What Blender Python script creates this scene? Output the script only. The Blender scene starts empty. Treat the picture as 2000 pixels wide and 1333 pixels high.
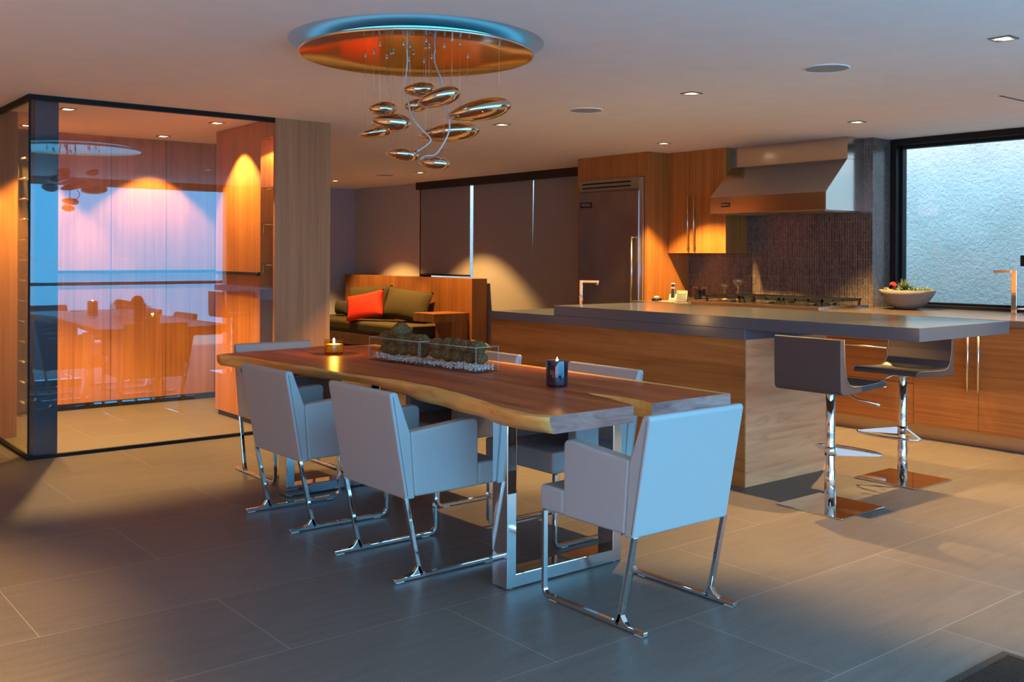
import bpy, bmesh, math, random
from mathutils import Vector, Matrix
PI = math.pi
random.seed(7)
S = bpy.context.scene
COL = S.collection

# ------------------------------------------------------------------ camera
CAM_H, YAW, ROLL, FPX = 1.375, math.radians(51.1), 0.0045, 1946.0
cam_data = bpy.data.cameras.new('camera')
cam = bpy.data.objects.new('camera', cam_data); COL.objects.link(cam)
Fv = Vector((math.cos(YAW), math.sin(YAW), 0)); Rv = Vector((math.sin(YAW), -math.cos(YAW), 0))
cx = (Rv - Vector((0, 0, 1)) * 0 + Vector((0, 0, ROLL))).normalized()
cz = -Fv
cy = cz.cross(cx).normalized()
M4 = Matrix((cx, cy, cz)).transposed().to_4x4()
M4.translation = Vector((0, 0, CAM_H))
cam.matrix_world = M4
cam_data.sensor_width = 36.0
cam_data.lens = 36.0 * FPX / 2000.0
cam_data.shift_y = (500.5 - 666.5) / 2000.0
cam_data.clip_start = 0.02; cam_data.clip_end = 3000
S.camera = cam

# ------------------------------------------------------------------ view
S.view_settings.view_transform = 'Standard'
S.view_settings.look = 'None'
S.view_settings.gamma = 1
S.view_settings.use_curve_mapping = False
S.view_settings.exposure = 0.78
S.cycles.max_bounces = 10
S.cycles.diffuse_bounces = 5
S.cycles.glossy_bounces = 6
S.cycles.transparent_max_bounces = 16
S.cycles.transmission_bounces = 6
S.cycles.caustics_reflective = False
S.cycles.caustics_refractive = False
S.cycles.sample_clamp_indirect = 4.0
S.cycles.use_denoising = True

# ------------------------------------------------------------------ world: dusk sky, blue with a rosy west
SKY_STRENGTH = 2.1
w = bpy.data.worlds.new('dusk_sky'); S.world = w; w.use_nodes = True
nt = w.node_tree; nt.nodes.clear()
def wn(t): return nt.nodes.new(t)
out = wn('ShaderNodeOutputWorld'); bg = wn('ShaderNodeBackground'); tc = wn('ShaderNodeTexCoord'); sep = wn('ShaderNodeSeparateXYZ')
nt.links.new(tc.outputs['Generated'], sep.inputs[0])
elev = wn('ShaderNodeValToRGB')
cr = elev.color_ramp
cr.elements[0].position = 0.0; cr.elements[0].color = (0.18, 0.95, 1.85, 1)
cr.elements[1].position = 0.5; cr.elements[1].color = (0.78, 1.85, 2.6, 1)
e = cr.elements.new(0.12); e.color = (0.17, 1.05, 2.05, 1)
nt.links.new(sep.outputs['Z'], elev.inputs[0])
west = wn('ShaderNodeMapRange'); west.inputs['From Min'].default_value = 0.35; west.inputs['From Max'].default_value = 1.0
neg = wn('ShaderNodeMath'); neg.operation = 'MULTIPLY'; neg.inputs[1].default_value = -1
nt.links.new(sep.outputs['X'], neg.inputs[0]); nt.links.new(neg.outputs[0], west.inputs['Value'])
low = wn('ShaderNodeMapRange'); low.inputs['From Min'].default_value = 0.55; low.inputs['From Max'].default_value = 0.0
nt.links.new(sep.outputs['Z'], low.inputs['Value'])
mul = wn('ShaderNodeMath'); mul.operation = 'MULTIPLY'
nt.links.new(west.outputs[0], mul.inputs[0]); nt.links.new(low.outputs[0], mul.inputs[1])
mixc = wn('ShaderNodeMix'); mixc.data_type = 'RGBA'
nt.links.new(mul.outputs[0], mixc.inputs['Factor']); nt.links.new(elev.outputs[0], mixc.inputs['A'])
mixc.inputs['B'].default_value = (2.2, 1.15, 1.1, 1)
nt.links.new(mixc.outputs['Result'], bg.inputs['Color']); bg.inputs['Strength'].default_value = SKY_STRENGTH
nt.links.new(bg.outputs[0], out.inputs[0])

def portal(name, loc, rot, sx, sy):
    l = bpy.data.lights.new(name, 'AREA'); l.shape = 'RECTANGLE'; l.size = sx; l.size_y = sy
    l.cycles.is_portal = True
    o = bpy.data.objects.new(name, l); o.location = loc; o.rotation_euler = rot; COL.objects.link(o)
portal('daylight_portal_ocean', (1.35, -0.36, 1.17), (PI/2, 0, 0), 9.7, 2.34)     # faces +Y
portal('daylight_portal_kitchen', (8.42, 3.2, 1.67), (0, PI/2, 0), 1.4, 3.3)

# ------------------------------------------------------------------ material helpers
def hexlin(h):
    c = [int(h[i:i+2], 16) / 255 for i in (0, 2, 4)]
    return tuple((x / 12.92 if x < .04045 else ((x + .055) / 1.055) ** 2.4) for x in c) + (1,)
MATS = {}
def base_mat(name, color=(.5, .5, .5), rough=.5, metal=0.0, spec=0.5, coat=0.0, **kw):
    m = bpy.data.materials.new(name); m.use_nodes = True
    b = m.node_tree.nodes['Principled BSDF']
    b.inputs['Base Color'].default_value = tuple(color[:3]) + (1,)
    b.inputs['Roughness'].default_value = rough
    b.inputs['Metallic'].default_value = metal
    b.inputs['Specular IOR Level'].default_value = spec
    b.inputs['Coat Weight'].default_value = coat
    if 'aniso' in kw: b.inputs['Anisotropic'].default_value = kw['aniso']
    if 'sheen' in kw: b.inputs['Sheen Weight'].default_value = kw['sheen']
    MATS[name] = m
    return m, b
def nd(m, t): return m.node_tree.nodes.new(t)
def lk(m, a, b): m.node_tree.links.new(a, b)
def coords(m, scale=(1, 1, 1), loc=(0, 0, 0), rot=(0, 0, 0)):
    t = nd(m, 'ShaderNodeTexCoord'); mp = nd(m, 'ShaderNodeMapping')
    mp.inputs['Scale'].default_value = scale; mp.inputs['Location'].default_value = loc; mp.inputs['Rotation'].default_value = rot
    lk(m, t.outputs['Object'], mp.inputs['Vector'])
    return mp.outputs[0]
def noise(m, vec, scale=5, detail=4, rough=.5, dist=0):
    n = nd(m, 'ShaderNodeTexNoise'); n.inputs['Scale'].default_value = scale; n.inputs['Detail'].default_value = detail
    n.inputs['Roughness'].default_value = rough; n.inputs['Distortion'].default_value = dist
    lk(m, vec, n.inputs['Vector']); return n.outputs['Fac']
def ramp(m, fac, stops):
    r = nd(m, 'ShaderNodeValToRGB'); c = r.color_ramp
    while len(c.elements) > 1: c.elements.remove(c.elements[-1])
    c.elements[0].position = stops[0][0]; c.elements[0].color = tuple(stops[0][1][:3]) + (1,)
    for p, col in stops[1:]:
        el = c.elements.new(p); el.color = tuple(col[:3]) + (1,)
    lk(m, fac, r.inputs[0]); return r.outputs[0]
def bump(m, b, h, strength=.2, dist=.002):
    bp = nd(m, 'ShaderNodeBump'); bp.inputs['Strength'].default_value = strength; bp.inputs['Distance'].default_value = dist
    lk(m, h, bp.inputs['Height']); lk(m, bp.outputs[0], b.inputs['Normal'])
def mixrgb(m, f, a, b, mode='MIX'):
    x = nd(m, 'ShaderNodeMix'); x.data_type = 'RGBA'; x.blend_type = mode
    for s, v in (('Factor', f), ('A', a), ('B', b)):
        if isinstance(v, (int, float)): x.inputs[s].default_value = v
        elif isinstance(v, tuple): x.inputs[s].default_value = tuple(v[:3]) + (1,)
        else: lk(m, v, x.inputs[s])
    return x.outputs['Result']
def simple(name, color, rough=.5, metal=0., spec=.5, tex=40, amount=.12, bmp=.05, **kw):
    """principled with a faint procedural mottling so no surface is perfectly flat"""
    m, b = base_mat(name, color, rough, metal, spec, **kw)
    v = coords(m); f = noise(m, v, tex, 3)
    c1 = tuple(c * (1 - amount) for c in color[:3]); c2 = tuple(min(1, c * (1 + amount)) for c in color[:3])
    lk(m, ramp(m, f, [(.3, c1), (.7, c2)]), b.inputs['Base Color'])
    if bmp: bump(m, b, f, bmp, .001)
    return m
def wood(name, dark, mid, light, axis='Z', across=55, along=1.1, rough=.42, wav=0., fig=0, spec=.4):
    m, b = base_mat(name, mid, rough, spec=spec)
    sc = {'X': (along, across, across), 'Y': (across, along, across), 'Z': (across, across, along)}[axis]
    f1 = noise(m, coords(m, sc), 1.0, 5, .6, wav)
    sc2 = tuple(s * .16 for s in sc)
    f2 = noise(m, coords(m, sc2, (3.1, 1.7, 5.3)), 1.0, 3, .5, wav + fig)
    c1 = ramp(m, f1, [(.28, dark), (.5, mid), (.74, light)])
    c2 = ramp(m, f2, [(.3, dark), (.55, mid), (.8, light)])
    c = mixrgb(m, .45, c1, c2)
    lk(m, c, b.inputs['Base Color']); bump(m, b, f1, .12, .0006)
    return m

T_D, T_M, T_L = (.24, .080, .016), (.44, .155, .034), (.60, .25, .060)
M_TEAK = wood('teak_veneer_vertical', T_D, T_M, T_L, 'Z', 48, .9)
M_TEAKH = wood('teak_veneer_horizontal', T_D, T_M, T_L, 'Y', 42, 1.0)
M_PILLAR = wood('walnut_veneer_pillar', (.28, .115, .045), (.44, .20, .08), (.55, .27, .12), 'Z', 130, 1.6, .5)
M_ISL = wood('island_figured_teak', (.16, .055, .012), (.36, .14, .035), (.50, .22, .065), 'Y', 15, .9, .42, 1.2, 1.5)
M_ISLEND = wood('island_end_figured_wood', (.50, .165, .060), (.88, .345, .155), (.95, .44, .22), 'X', 17, 1.6, .5, 1.0, 1.2)
M_TOP = wood('slab_heartwood', (.13, .022, .007), (.46, .105, .032), (.72, .23, .08), 'Y', 16, .8, .34, .9, 1.2, .3)
M_SAP = wood('slab_sapwood', (.42, .13, .02), (.86, .42, .10), (.95, .60, .22), 'Y', 11, 1.6, .5, 2.0, 1.5)
M_ENDG = wood('slab_end_grain', (.13, .05, .04), (.38, .20, .17), (.56, .34, .28), 'X', 16, 3.0, .55, 2.2, 2.0)
M_BENCH = wood('bench_teak', (.12, .036, .007), (.25, .085, .018), (.34, .125, .03), 'Z', 40, .9)

M_CHROME = base_mat('polished_chrome', (.86, .88, .90), .05, 1.0)[0]
M_STEEL_DARK = simple('brushed_steel_fridge', (.40, .35, .33), .33, 1.0, tex=3, amount=.12, bmp=0, aniso=.5)
def brushed(name, color, rough):
    m, b = base_mat(name, color, rough, 1.0)
    f = noise(m, coords(m, (2, 2, 260)), 1, 3); bump(m, b, f, .06, .0004)
    lk(m, ramp(m, f, [(.3, tuple(c * .9 for c in color)), (.7, color)]), b.inputs['Base Color'])
    return m
M_STEEL = brushed('brushed_steel_hood', (.70, .66, .60), .17)
M_BLACK = simple('black_painted_metal', (.006, .006, .007), .6, 0, .25)
M_FRAME = simple('black_window_frame', (.006, .006, .008), .5, 0, .3)
M_COLUMN = simple('dark_blue_column_paint', (.022, .024, .036), .45)
M_VAL = simple('dark_valance', (.020, .010, .008), .5)
M_PLASTER = simple('ceiling_plaster', (.90, .86, .85), .9, 0, .2, tex=6, amount=.02, bmp=.01)
M_WALL = simple('warm_grey_wall', (.56, .48, .39), .9, 0, .2, tex=60, amount=.03)
M_WALLG = simple('grey_wall', (.46, .42, .42), .9, 0, .2, tex=60, amount=.03)
M_SHADE = simple('roller_shade_fabric', (.33, .28, .24), .95, 0, .1, tex=300, amount=.12)
M_SLAB = simple('quartz_counter', (.090, .100, .118), .16, 0, .6, tex=220, amount=.10, bmp=0)
M_COUNT = simple('brown_quartz_counter', (.115, .09, .075), .2, 0, .6, tex=220, amount=.12, bmp=0)
M_KICK = brushed('kickplate_steel', (.52, .47, .38), .4)
M_LEATHER = simple('grey_leather', (.35, .355, .35), .42, 0, .45, tex=420, amount=.04, bmp=.12)
M_SEAM = simple('dark_seam_thread', (.08, .085, .09), .7)
M_SLEATHER = simple('dark_brown_leather', (.075, .055, .052), .42, 0, .4, tex=420, amount=.08, bmp=.1)
M_SPIPE = simple('pale_leather_edge', (.22, .19, .19), .5)
M_WAXY = None
M_GOLD = base_mat('warm_mirror_metal', (.80, .52, .24), .13, 1.0)[0]
M_PEB = base_mat('mirror_pebble_metal', (.80, .66, .52), .03, 1.0)[0]
M_RIM = base_mat('satin_rim_metal', (.80, .82, .84), .3, 1.0)[0]
M_CABLE = simple('white_cable', (.75, .68, .62), .5)
M_WIRE = simple('fine_steel_wire', (.6, .5, .42), .4, .8)
M_TRIM = simple('downlight_trim_metal', (.25, .22, .19), .35, .8)
M_SPK = simple('speaker_grille', (.36, .36, .36), .8, 0, .2, tex=500, amount=.2)
M_OLIVE = simple('olive_fabric', (.058, .038, .013), .9, 0, .2, tex=350, amount=.15)
M_RED = simple('red_velvet', (.62, .03, .010), .8, 0, .2, tex=350, amount=.1)
M_DBROWN = simple('dark_brown_fabric', (.05, .03, .018), .9)
M_TAN = simple('tan_fabric', (.55, .34, .12), .9)
M_WHITEP = simple('cream_plastic', (.7, .64, .52), .4)
M_SILVER = simple('silver_plastic', (.34, .32, .30), .35, .3)
M_BLKP = simple('black_plastic', (.015, .015, .017), .35)
M_LCD = simple('green_lcd', (.22, .24, .10), .3)
M_COPPERP = simple('bronze_outlet_plate', (.30, .22, .20), .35, .6)
M_CAST = simple('cast_iron', (.010, .011, .013), .55, 0, .35)
M_VENT = simple('bronze_vent_frame', (.045, .033, .027), .5, .2, .3)
M_VOID = simple('dark_void', (.004, .004, .004), .9)
M_DECK = simple('pale_deck_stone', (.52, .48, .45), .7)
M_RAIL = simple('dark_rail', (.03, .025, .03), .5)
M_PEGM = base_mat('peg_metal', (.85, .83, .80), .35, .6)[0]
M_BOTTLE = simple('dark_bottle_glass', (.02, .03, .015), .12, 0, .6, bmp=0)
M_CAPS = simple('red_foil_capsule', (.40, .035, .04), .35)
M_PLANT = simple('succulent_green', (.10, .17, .055), .5, tex=30, amount=.35)
M_PLANT2 = simple('pale_sedum_green', (.28, .34, .13), .6, tex=30, amount=.3)
M_AGAVE = simple('dark_green_blades', (.075, .115, .055), .5, tex=30, amount=.3)
M_FLOWER = simple('red_flower', (.75, .02, .02), .6)
M_SOIL = simple('dark_soil', (.035, .02, .012), 1)
M_WICK = simple('candle_wick', (.03, .02, .015), .9)
M_BADGE = simple('black_enamel_badge', (.01, .01, .01), .25)
M_LETTER = base_mat('silver_lettering', (.75, .72, .68), .3, .8)[0]

def glass_mat(name, refl, tint, rough=0.0, tintf=1.0):
    """thin clear pane: a share of mirror reflection over tinted see-through"""
    m = bpy.data.materials.new(name); m.use_nodes = True; t = m.node_tree; t.nodes.clear()
    o = t.nodes.new('ShaderNodeOutputMaterial'); mx = t.nodes.new('ShaderNodeMixShader')
    tr = t.nodes.new('ShaderNodeBsdfTransparent'); gl = t.nodes.new('ShaderNodeBsdfGlossy')
    tr.inputs[0].default_value = tuple(tint) + (1,); gl.inputs['Roughness'].default_value = rough
    lw = t.nodes.new('ShaderNodeLayerWeight'); pw = t.nodes.new('ShaderNodeMath'); pw.operation = 'POWER'; pw.inputs[1].default_value = 5
    t.links.new(lw.outputs['Facing'], pw.inputs[0]); lw.inputs['Blend'].default_value = .5
    fr = t.nodes.new('ShaderNodeMath'); fr.operation = 'MULTIPLY_ADD'; fr.inputs[1].default_value = .96; fr.inputs[2].default_value = .04
    t.links.new(pw.outputs[0], fr.inputs[0])
    mr = t.nodes.new('ShaderNodeMath'); mr.operation = 'ADD'; mr.inputs[1].default_value = refl; mr.use_clamp = True
    t.links.new(fr.outputs[0], mr.inputs[0]); t.links.new(mr.outputs[0], mx.inputs[0])
    t.links.new(tr.outputs[0], mx.inputs[1]); t.links.new(gl.outputs[0], mx.inputs[2]); t.links.new(mx.outputs[0], o.inputs[0])
    return m
M_PANE = glass_mat('coated_clear_glass', .026, (.97, .98, .99))
M_PANEG = glass_mat('side_glass', .02, (.93, .93, .80))
M_WPANE = glass_mat('window_glass', .0, (.99, .99, .99))
M_VASE = glass_mat('vase_glass', .01, (.98, .99, .98))
M_HG = glass_mat('hourglass_glass', .12, (.98, .98, .98))
M_EDGE = base_mat('bright_glass_edge', (.55, .62, .64), .12, 0, .8)[0]
M_SHELFG = glass_mat('shelf_glass', .04, (.75, .80, .75))

def emis(name, col, strength):
    m = bpy.data.materials.new(name); m.use_nodes = True; t = m.node_tree; t.nodes.clear()
    o = t.nodes.new('ShaderNodeOutputMaterial'); e = t.nodes.new('ShaderNodeEmission')
    e.inputs[0].default_value = tuple(col) + (1,); e.inputs[1].default_value = strength; t.links.new(e.outputs[0], o.inputs[0])
    return m
M_LAMP = emis('lamp_glow', (1, .80, .50), 6)
M_RING = emis('added_ring_glow', (.04, .35, .62), 2.5)
M_FLAME = emis('flame_glow', (1, .72, .22), 14)

# floor: 1.31 x 0.66 m porcelain tiles in half-bond
def floor_mat():
    m, b = base_mat('brown_grey_porcelain_tiles', (.2, .17, .15), .50, spec=.35)
    v = coords(m, loc=(-.274, -2.529, 0))
    br = nd(m, 'ShaderNodeTexBrick'); lk(m, v, br.inputs['Vector'])
    br.inputs['Scale'].default_value = 1; br.inputs['Brick Width'].default_value = 1.312; br.inputs['Row Height'].default_value = .656
    br.inputs['Mortar Size'].default_value = .0014; br.inputs['Mortar Smooth'].default_value = .2; br.offset = .5
    br.inputs['Color1'].default_value = (.93, .93, .93, 1); br.inputs['Color2'].default_value = (1.06, 1.06, 1.06, 1)
    br.inputs['Mortar'].default_value = (1, 1, 1, 1)
    f = noise(m, coords(m, (3, 26, 3)), 1, 5, .65)
    f2 = noise(m, coords(m), 160, 2)
    c = ramp(m, f, [(.25, (.088, .070, .060)), (.5, (.122, .098, .086)), (.8, (.152, .126, .112))])
    c = mixrgb(m, .35, c, ramp(m, f2, [(.3, (.065, .055, .052)), (.7, (.175, .150, .138))]))
    c = mixrgb(m, 1.0, c, br.outputs['Color'], 'MULTIPLY')
    c = mixrgb(m, br.outputs['Fac'], c, (.30, .27, .25))
    lk(m, c, b.inputs['Base Color']); bump(m, b, f2, .06, .0005)
    return m
M_FLOOR = floor_mat()
def mosaic_mat():
    m, b = base_mat('vertical_mosaic_tiles', (.08, .06, .05), .2, spec=.7)
    t = nd(m, 'ShaderNodeTexCoord'); sp = nd(m, 'ShaderNodeSeparateXYZ'); lk(m, t.outputs['Object'], sp.inputs[0])
    ad = nd(m, 'ShaderNodeMath'); lk(m, sp.outputs['X'], ad.inputs[0]); lk(m, sp.outputs['Y'], ad.inputs[1])
    cb = nd(m, 'ShaderNodeCombineXYZ'); lk(m, sp.outputs['Z'], cb.inputs[0]); lk(m, ad.outputs[0], cb.inputs[1])
    br = nd(m, 'ShaderNodeTexBrick'); lk(m, cb.outputs[0], br.inputs['Vector'])
    br.inputs['Scale'].default_value = 1; br.inputs['Brick Width'].default_value = .17; br.inputs['Row Height'].default_value = .0265
    br.inputs['Mortar Size'].default_value = .0022; br.inputs['Mortar Smooth'].default_value = .3; br.offset = .37; br.offset_frequency = 3
    br.inputs['Color1'].default_value = (.09, .07, .06, 1); br.inputs['Color2'].default_value = (.14, .11, .092, 1)
    br.inputs['Mortar'].default_value = (.26, .21, .17, 1); br.inputs['Bias'].default_value = -.1
    n = noise(m, coords(m), 35, 3)
    c = mixrgb(m, .6, br.outputs['Color'], mixrgb(m, 1.0, br.outputs['Color'], ramp(m, n, [(.3, (.5, .5, .5)), (.7, (1.4, 1.4, 1.4))]), 'MULTIPLY'))
    lk(m, c, b.inputs['Base Color'])
    iv = nd(m, 'ShaderNodeMath'); iv.operation = 'SUBTRACT'; iv.inputs[0].default_value = 1; lk(m, br.outputs['Fac'], iv.inputs[1])
    bump(m, b, iv.outputs[0], .6, .003)
    return m
M_MOSAIC = mosaic_mat()
def stucco_mat():
    m, b = base_mat('outdoor_stucco', (.8, .74, .62), .95, spec=.1)
    f = noise(m, coords(m), 26, 6, .6, .3); f2 = noise(m, coords(m), 1.6, 3)
    c = ramp(m, f2, [(.35, (.44, .37, .33)), (.65, (.51, .43, .39))])
    lk(m, c, b.inputs['Base Color']); bump(m, b, f, 1.0, .03)
    return m
M_STUCCO = stucco_mat()
def moss_mat():
    m, b = base_mat('dried_moss', (.08, .06, .025), .95, spec=.1)
    f = noise(m, coords(m), 90, 5, .7)
    lk(m, ramp(m, f, [(.3, (.06, .036, .014)), (.5, (.19, .12, .045)), (.75, (.34, .235, .09))]), b.inputs['Base Color'])
    bump(m, b, f, 1.0, .01); return m
M_MOSS = moss_mat()
M_GRAVEL = simple('white_gravel', (.80, .78, .76), .7, tex=60, amount=.1)
def speckle():
    m, b = base_mat('speckled_stone_bowl', (.4, .36, .33), .8, spec=.2)
    f = noise(m, coords(m), 190, 4, .7)
    lk(m, ramp(m, f, [(.3, (.11, .095, .085)), (.55, (.26, .23, .21)), (.75, (.40, .36, .33))]), b.inputs['Base Color'])
    bump(m, b, f, .3, .002); return m
M_STONE = speckle()
def sea_mat():
    m, b = base_mat('evening_sea', (.12, .42, .62), .35, spec=.5)
    f = noise(m, coords(m, (.6, .18, 1)), 1, 4); bump(m, b, f, .3, .15); return m
M_SEA = sea_mat()
def wax_mat(name, col, glow, st):
    m, b = base_mat(name, col, .45, spec=.4)
    tl = nd(m, 'ShaderNodeBsdfTranslucent'); tl.inputs[0].default_value = tuple(col[:3]) + (1,)
    mx = nd(m, 'ShaderNodeMixShader'); mx.inputs[0].default_value = .6
    lk(m, b.outputs[0], mx.inputs[1]); lk(m, tl.outputs[0], mx.inputs[2]); lk(m, mx.outputs[0], m.node_tree.nodes['Material Output'].inputs[0])
    return m
M_WAX = wax_mat('yellow_candle_wax', (.95, .72, .16), (1, .6, .1), 1)
M_WAX2 = wax_mat('mauve_candle_wax', (.25, .12, .14), (1, .3, .1), 0)
M_DGLASS = simple('purple_black_glass', (.018, .010, .022), .06, 0, .7, bmp=0)
M_AMBER = glass_mat('amber_glass', .01, (.98, .85, .45))

# ------------------------------------------------------------------ mesh helpers
class MB:
    def __init__(s): s.bm = bmesh.new()
    def box(s, x0, y0, z0, x1, y1, z1, mi=0):
        v = [s.bm.verts.new(p) for p in ((x0,y0,z0),(x1,y0,z0),(x1,y1,z0),(x0,y1,z0),(x0,y0,z1),(x1,y0,z1),(x1,y1,z1),(x0,y1,z1))]
        for f in ((3,2,1,0),(4,5,6,7),(0,1,5,4),(1,2,6,5),(2,3,7,6),(3,0,4,7)):
            fc = s.bm.faces.new([v[i] for i in f]); fc.material_index = mi
        return s
    def prism(s, pts, axis, a, b, mi=0):
        """pts: polygon (u, v); axis X -> (a,u,v), Y -> (u,a,v), Z -> (u,v,a)"""
        def P(u, v, t): return {'X': (t, u, v), 'Y': (u, t, v), 'Z': (u, v, t)}[axis]
        A = [s.bm.verts.new(P(u, v, a)) for u, v in pts]; B = [s.bm.verts.new(P(u, v, b)) for u, v in pts]
        n = len(pts); fs = [s.bm.faces.new(A[::-1]), s.bm.faces.new(B)]
        for i in range(n): fs.append(s.bm.faces.new((A[i], A[(i+1) % n], B[(i+1) % n], B[i])))
        for f in fs: f.material_index = mi
        return s
    def tube(s, pts, r, n=10, mi=0, closed=False, cap=True):
        pts = [Vector(p) for p in pts]; rings = []; up0 = None
        N = len(pts)
        for i, p in enumerate(pts):
            if closed: d = pts[(i+1) % N] - pts[i-1]
            else: d = pts[min(i+1, N-1)] - pts[max(i-1, 0)]
            d.normalize()
            if up0 is None:
                up0 = Vector((0, 0, 1)) if abs(d.z) < .9 else Vector((1, 0, 0))
            u = (up0 - d * up0.dot(d)).normalized(); up0 = u; v = d.cross(u)
            rr = r[i] if isinstance(r, (list, tuple)) else r
            rings.append([s.bm.verts.new(p + (u * math.cos(2*PI*k/n) + v * math.sin(2*PI*k/n)) * rr) for k in range(n)])
        M = N if closed else N - 1
        for i in range(M):
            a, b = rings[i], rings[(i+1) % N]
            for k in range(n):
                f = s.bm.faces.new((a[k], a[(k+1) % n], b[(k+1) % n], b[k])); f.smooth = True; f.material_index = mi
        if cap and not closed:
            for rg in (rings[0][::-1], rings[-1]): s.bm.faces.new(rg).material_index = mi
        return s
    def bar(s, pts, w, h, side, mi=0):
        """rectangular bar swept along pts; side = fixed unit vector giving the width direction"""
        pts = [Vector(p) for p in pts]; side = Vector(side).normalized(); rings = []; N = len(pts)
        for i, p in enumerate(pts):
            a = (pts[i] - pts[i-1]).normalized() if i else None; b = (pts[i+1] - pts[i]).normalized() if i < N-1 else None
            if a is None: d = b; k = 1
            elif b is None: d = a; k = 1
            else:
                d = (a + b).normalized(); k = 1 / max(.3, d.dot(a))
            nrm = d.cross(side).normalized()
            rings.append([s.bm.verts.new(p + side*(sw*w/2) + nrm*(sn*h/2*k)) for sw, sn in ((-1,-1),(1,-1),(1,1),(-1,1))])
        for i in range(N-1):
            for k in range(4):
                s.bm.faces.new((rings[i][k], rings[i][(k+1)%4], rings[i+1][(k+1)%4], rings[i+1][k])).material_index = mi
        s.bm.faces.new(rings[0][::-1]).material_index = mi; s.bm.faces.new(rings[-1]).material_index = mi
        return s
    def lathe(s, prof, c=(0, 0, 0), n=32, mi=0, axis='Z', smooth=True):
        """prof: (radius, height); closes at zero radius"""
        def P(r, h, a):
            if axis == 'Z': return (c[0] + r*math.cos(a), c[1] + r*math.sin(a), c[2] + h)
            if axis == 'Y': return (c[0] + r*math.cos(a), c[1] + h, c[2] + r*math.sin(a))
            return (c[0] + h, c[1] + r*math.cos(a), c[2] + r*math.sin(a))
        rings = []
        for r, h in prof:
            if r < 1e-6: rings.append([s.bm.verts.new(P(0, h, 0))])
            else: rings.append([s.bm.verts.new(P(r, h, 2*PI*k/n)) for k in range(n)])
        for a, b in zip(rings, rings[1:]):
            for k in range(n):
                if len(a) == 1 and len(b) == 1: break
                if len(a) == 1: vs = (a[0], b[k], b[(k+1) % n])
                elif len(b) == 1: vs = (a[k], b[0], a[(k+1) % n])
                else: vs = (a[k], b[k], b[(k+1) % n], a[(k+1) % n])
                f = s.bm.faces.new(vs); f.smooth = smooth; f.material_index = mi
        return s
    def blob(s, c, r, seed=0, lump=.0, sub=3, mi=0):
        b = bmesh.new(); bmesh.ops.create_icosphere(b, subdivisions=sub, radius=1)
        rnd = random.Random(seed); ph = [(rnd.uniform(0, 6), rnd.uniform(0, 6), rnd.uniform(0, 6), rnd.uniform(2, 5)) for _ in range(4)]
        vm = {}
        for v in b.verts:
            p = v.co.normalized(); k = 1
            for a, bb, cc, fr in ph: k += lump * .5 * math.sin(p.x*fr + a) * math.sin(p.y*fr + bb) * math.cos(p.z*fr + cc)
            vm[v.index] = s.bm.verts.new((c[0] + p.x*r[0]*k, c[1] + p.y*r[1]*k, c[2] + p.z*r[2]*k))
        for f in b.faces:
            nf = s.bm.faces.new([vm[v.index] for v in f.verts]); nf.smooth = True; nf.material_index = mi
        b.free(); return s
    def build(s, name, mats, parent=None, loc=None, bevel=0, seg=2, rot=None, subsurf=0, angle=30, smooth=False):
        bmesh.ops.recalc_face_normals(s.bm, faces=s.bm.faces[:])
        me = bpy.data.meshes.new(name); s.bm.to_mesh(me); s.bm.free()
        for m in (mats if isinstance(mats, (list, tuple)) else [mats]): me.materials.append(m)
        if smooth:
            for p in me.polygons: p.use_smooth = True
        o = bpy.data.objects.new(name, me); COL.objects.link(o)
        if loc: o.location = loc
        if rot: o.rotation_euler = rot
        if parent: o.parent = parent
        if bevel:
            md = o.modifiers.new('bevel', 'BEVEL'); md.width = bevel; md.segments = seg; md.limit_method = 'ANGLE'; md.angle_limit = math.radians(angle)
            if seg > 1: md.harden_normals = False
        if subsurf:
            md = o.modifiers.new('sub', 'SUBSURF'); md.levels = subsurf; md.render_levels = subsurf
        return o

def thing(name, label, cat, loc=(0, 0, 0), rz=0, group=None):
    o = bpy.data.objects.new(name, None); COL.objects.link(o); o.location = loc; o.rotation_euler = (0, 0, rz)
    o.empty_display_size = .1
    o['label'] = label; o['category'] = cat
    if group: o['group'] = group
    return o
def tag(o, label, cat, group=None, kind=None):
    o['label'] = label; o['category'] = cat
    if group: o['group'] = group
    if kind: o['kind'] = kind
    return o
def struct(o): o['kind'] = 'structure'; return o
def dup(root, loc, rz, label, group=None):
    r = root.copy(); COL.objects.link(r); r.location = loc; r.rotation_euler = (0, 0, rz); r['label'] = label
    if group: r['group'] = group
    for ch in list(root.children):
        c = ch.copy(); COL.objects.link(c); c.parent = r
        for g in ch.children:
            d = g.copy(); COL.objects.link(d); d.parent = c
    return r
def arc(cx_, cy_, r, a0, a1, n):
    return [(cx_ + r*math.cos(math.radians(a0 + (a1-a0)*i/n)), cy_ + r*math.sin(math.radians(a0 + (a1-a0)*i/n))) for i in range(n+1)]

CZ = 2.44
# ================================================================== room shell
struct(MB().box(-3.6, -.45, -.12, 8.6, 14.3, 0).build('floor', M_FLOOR))
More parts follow.
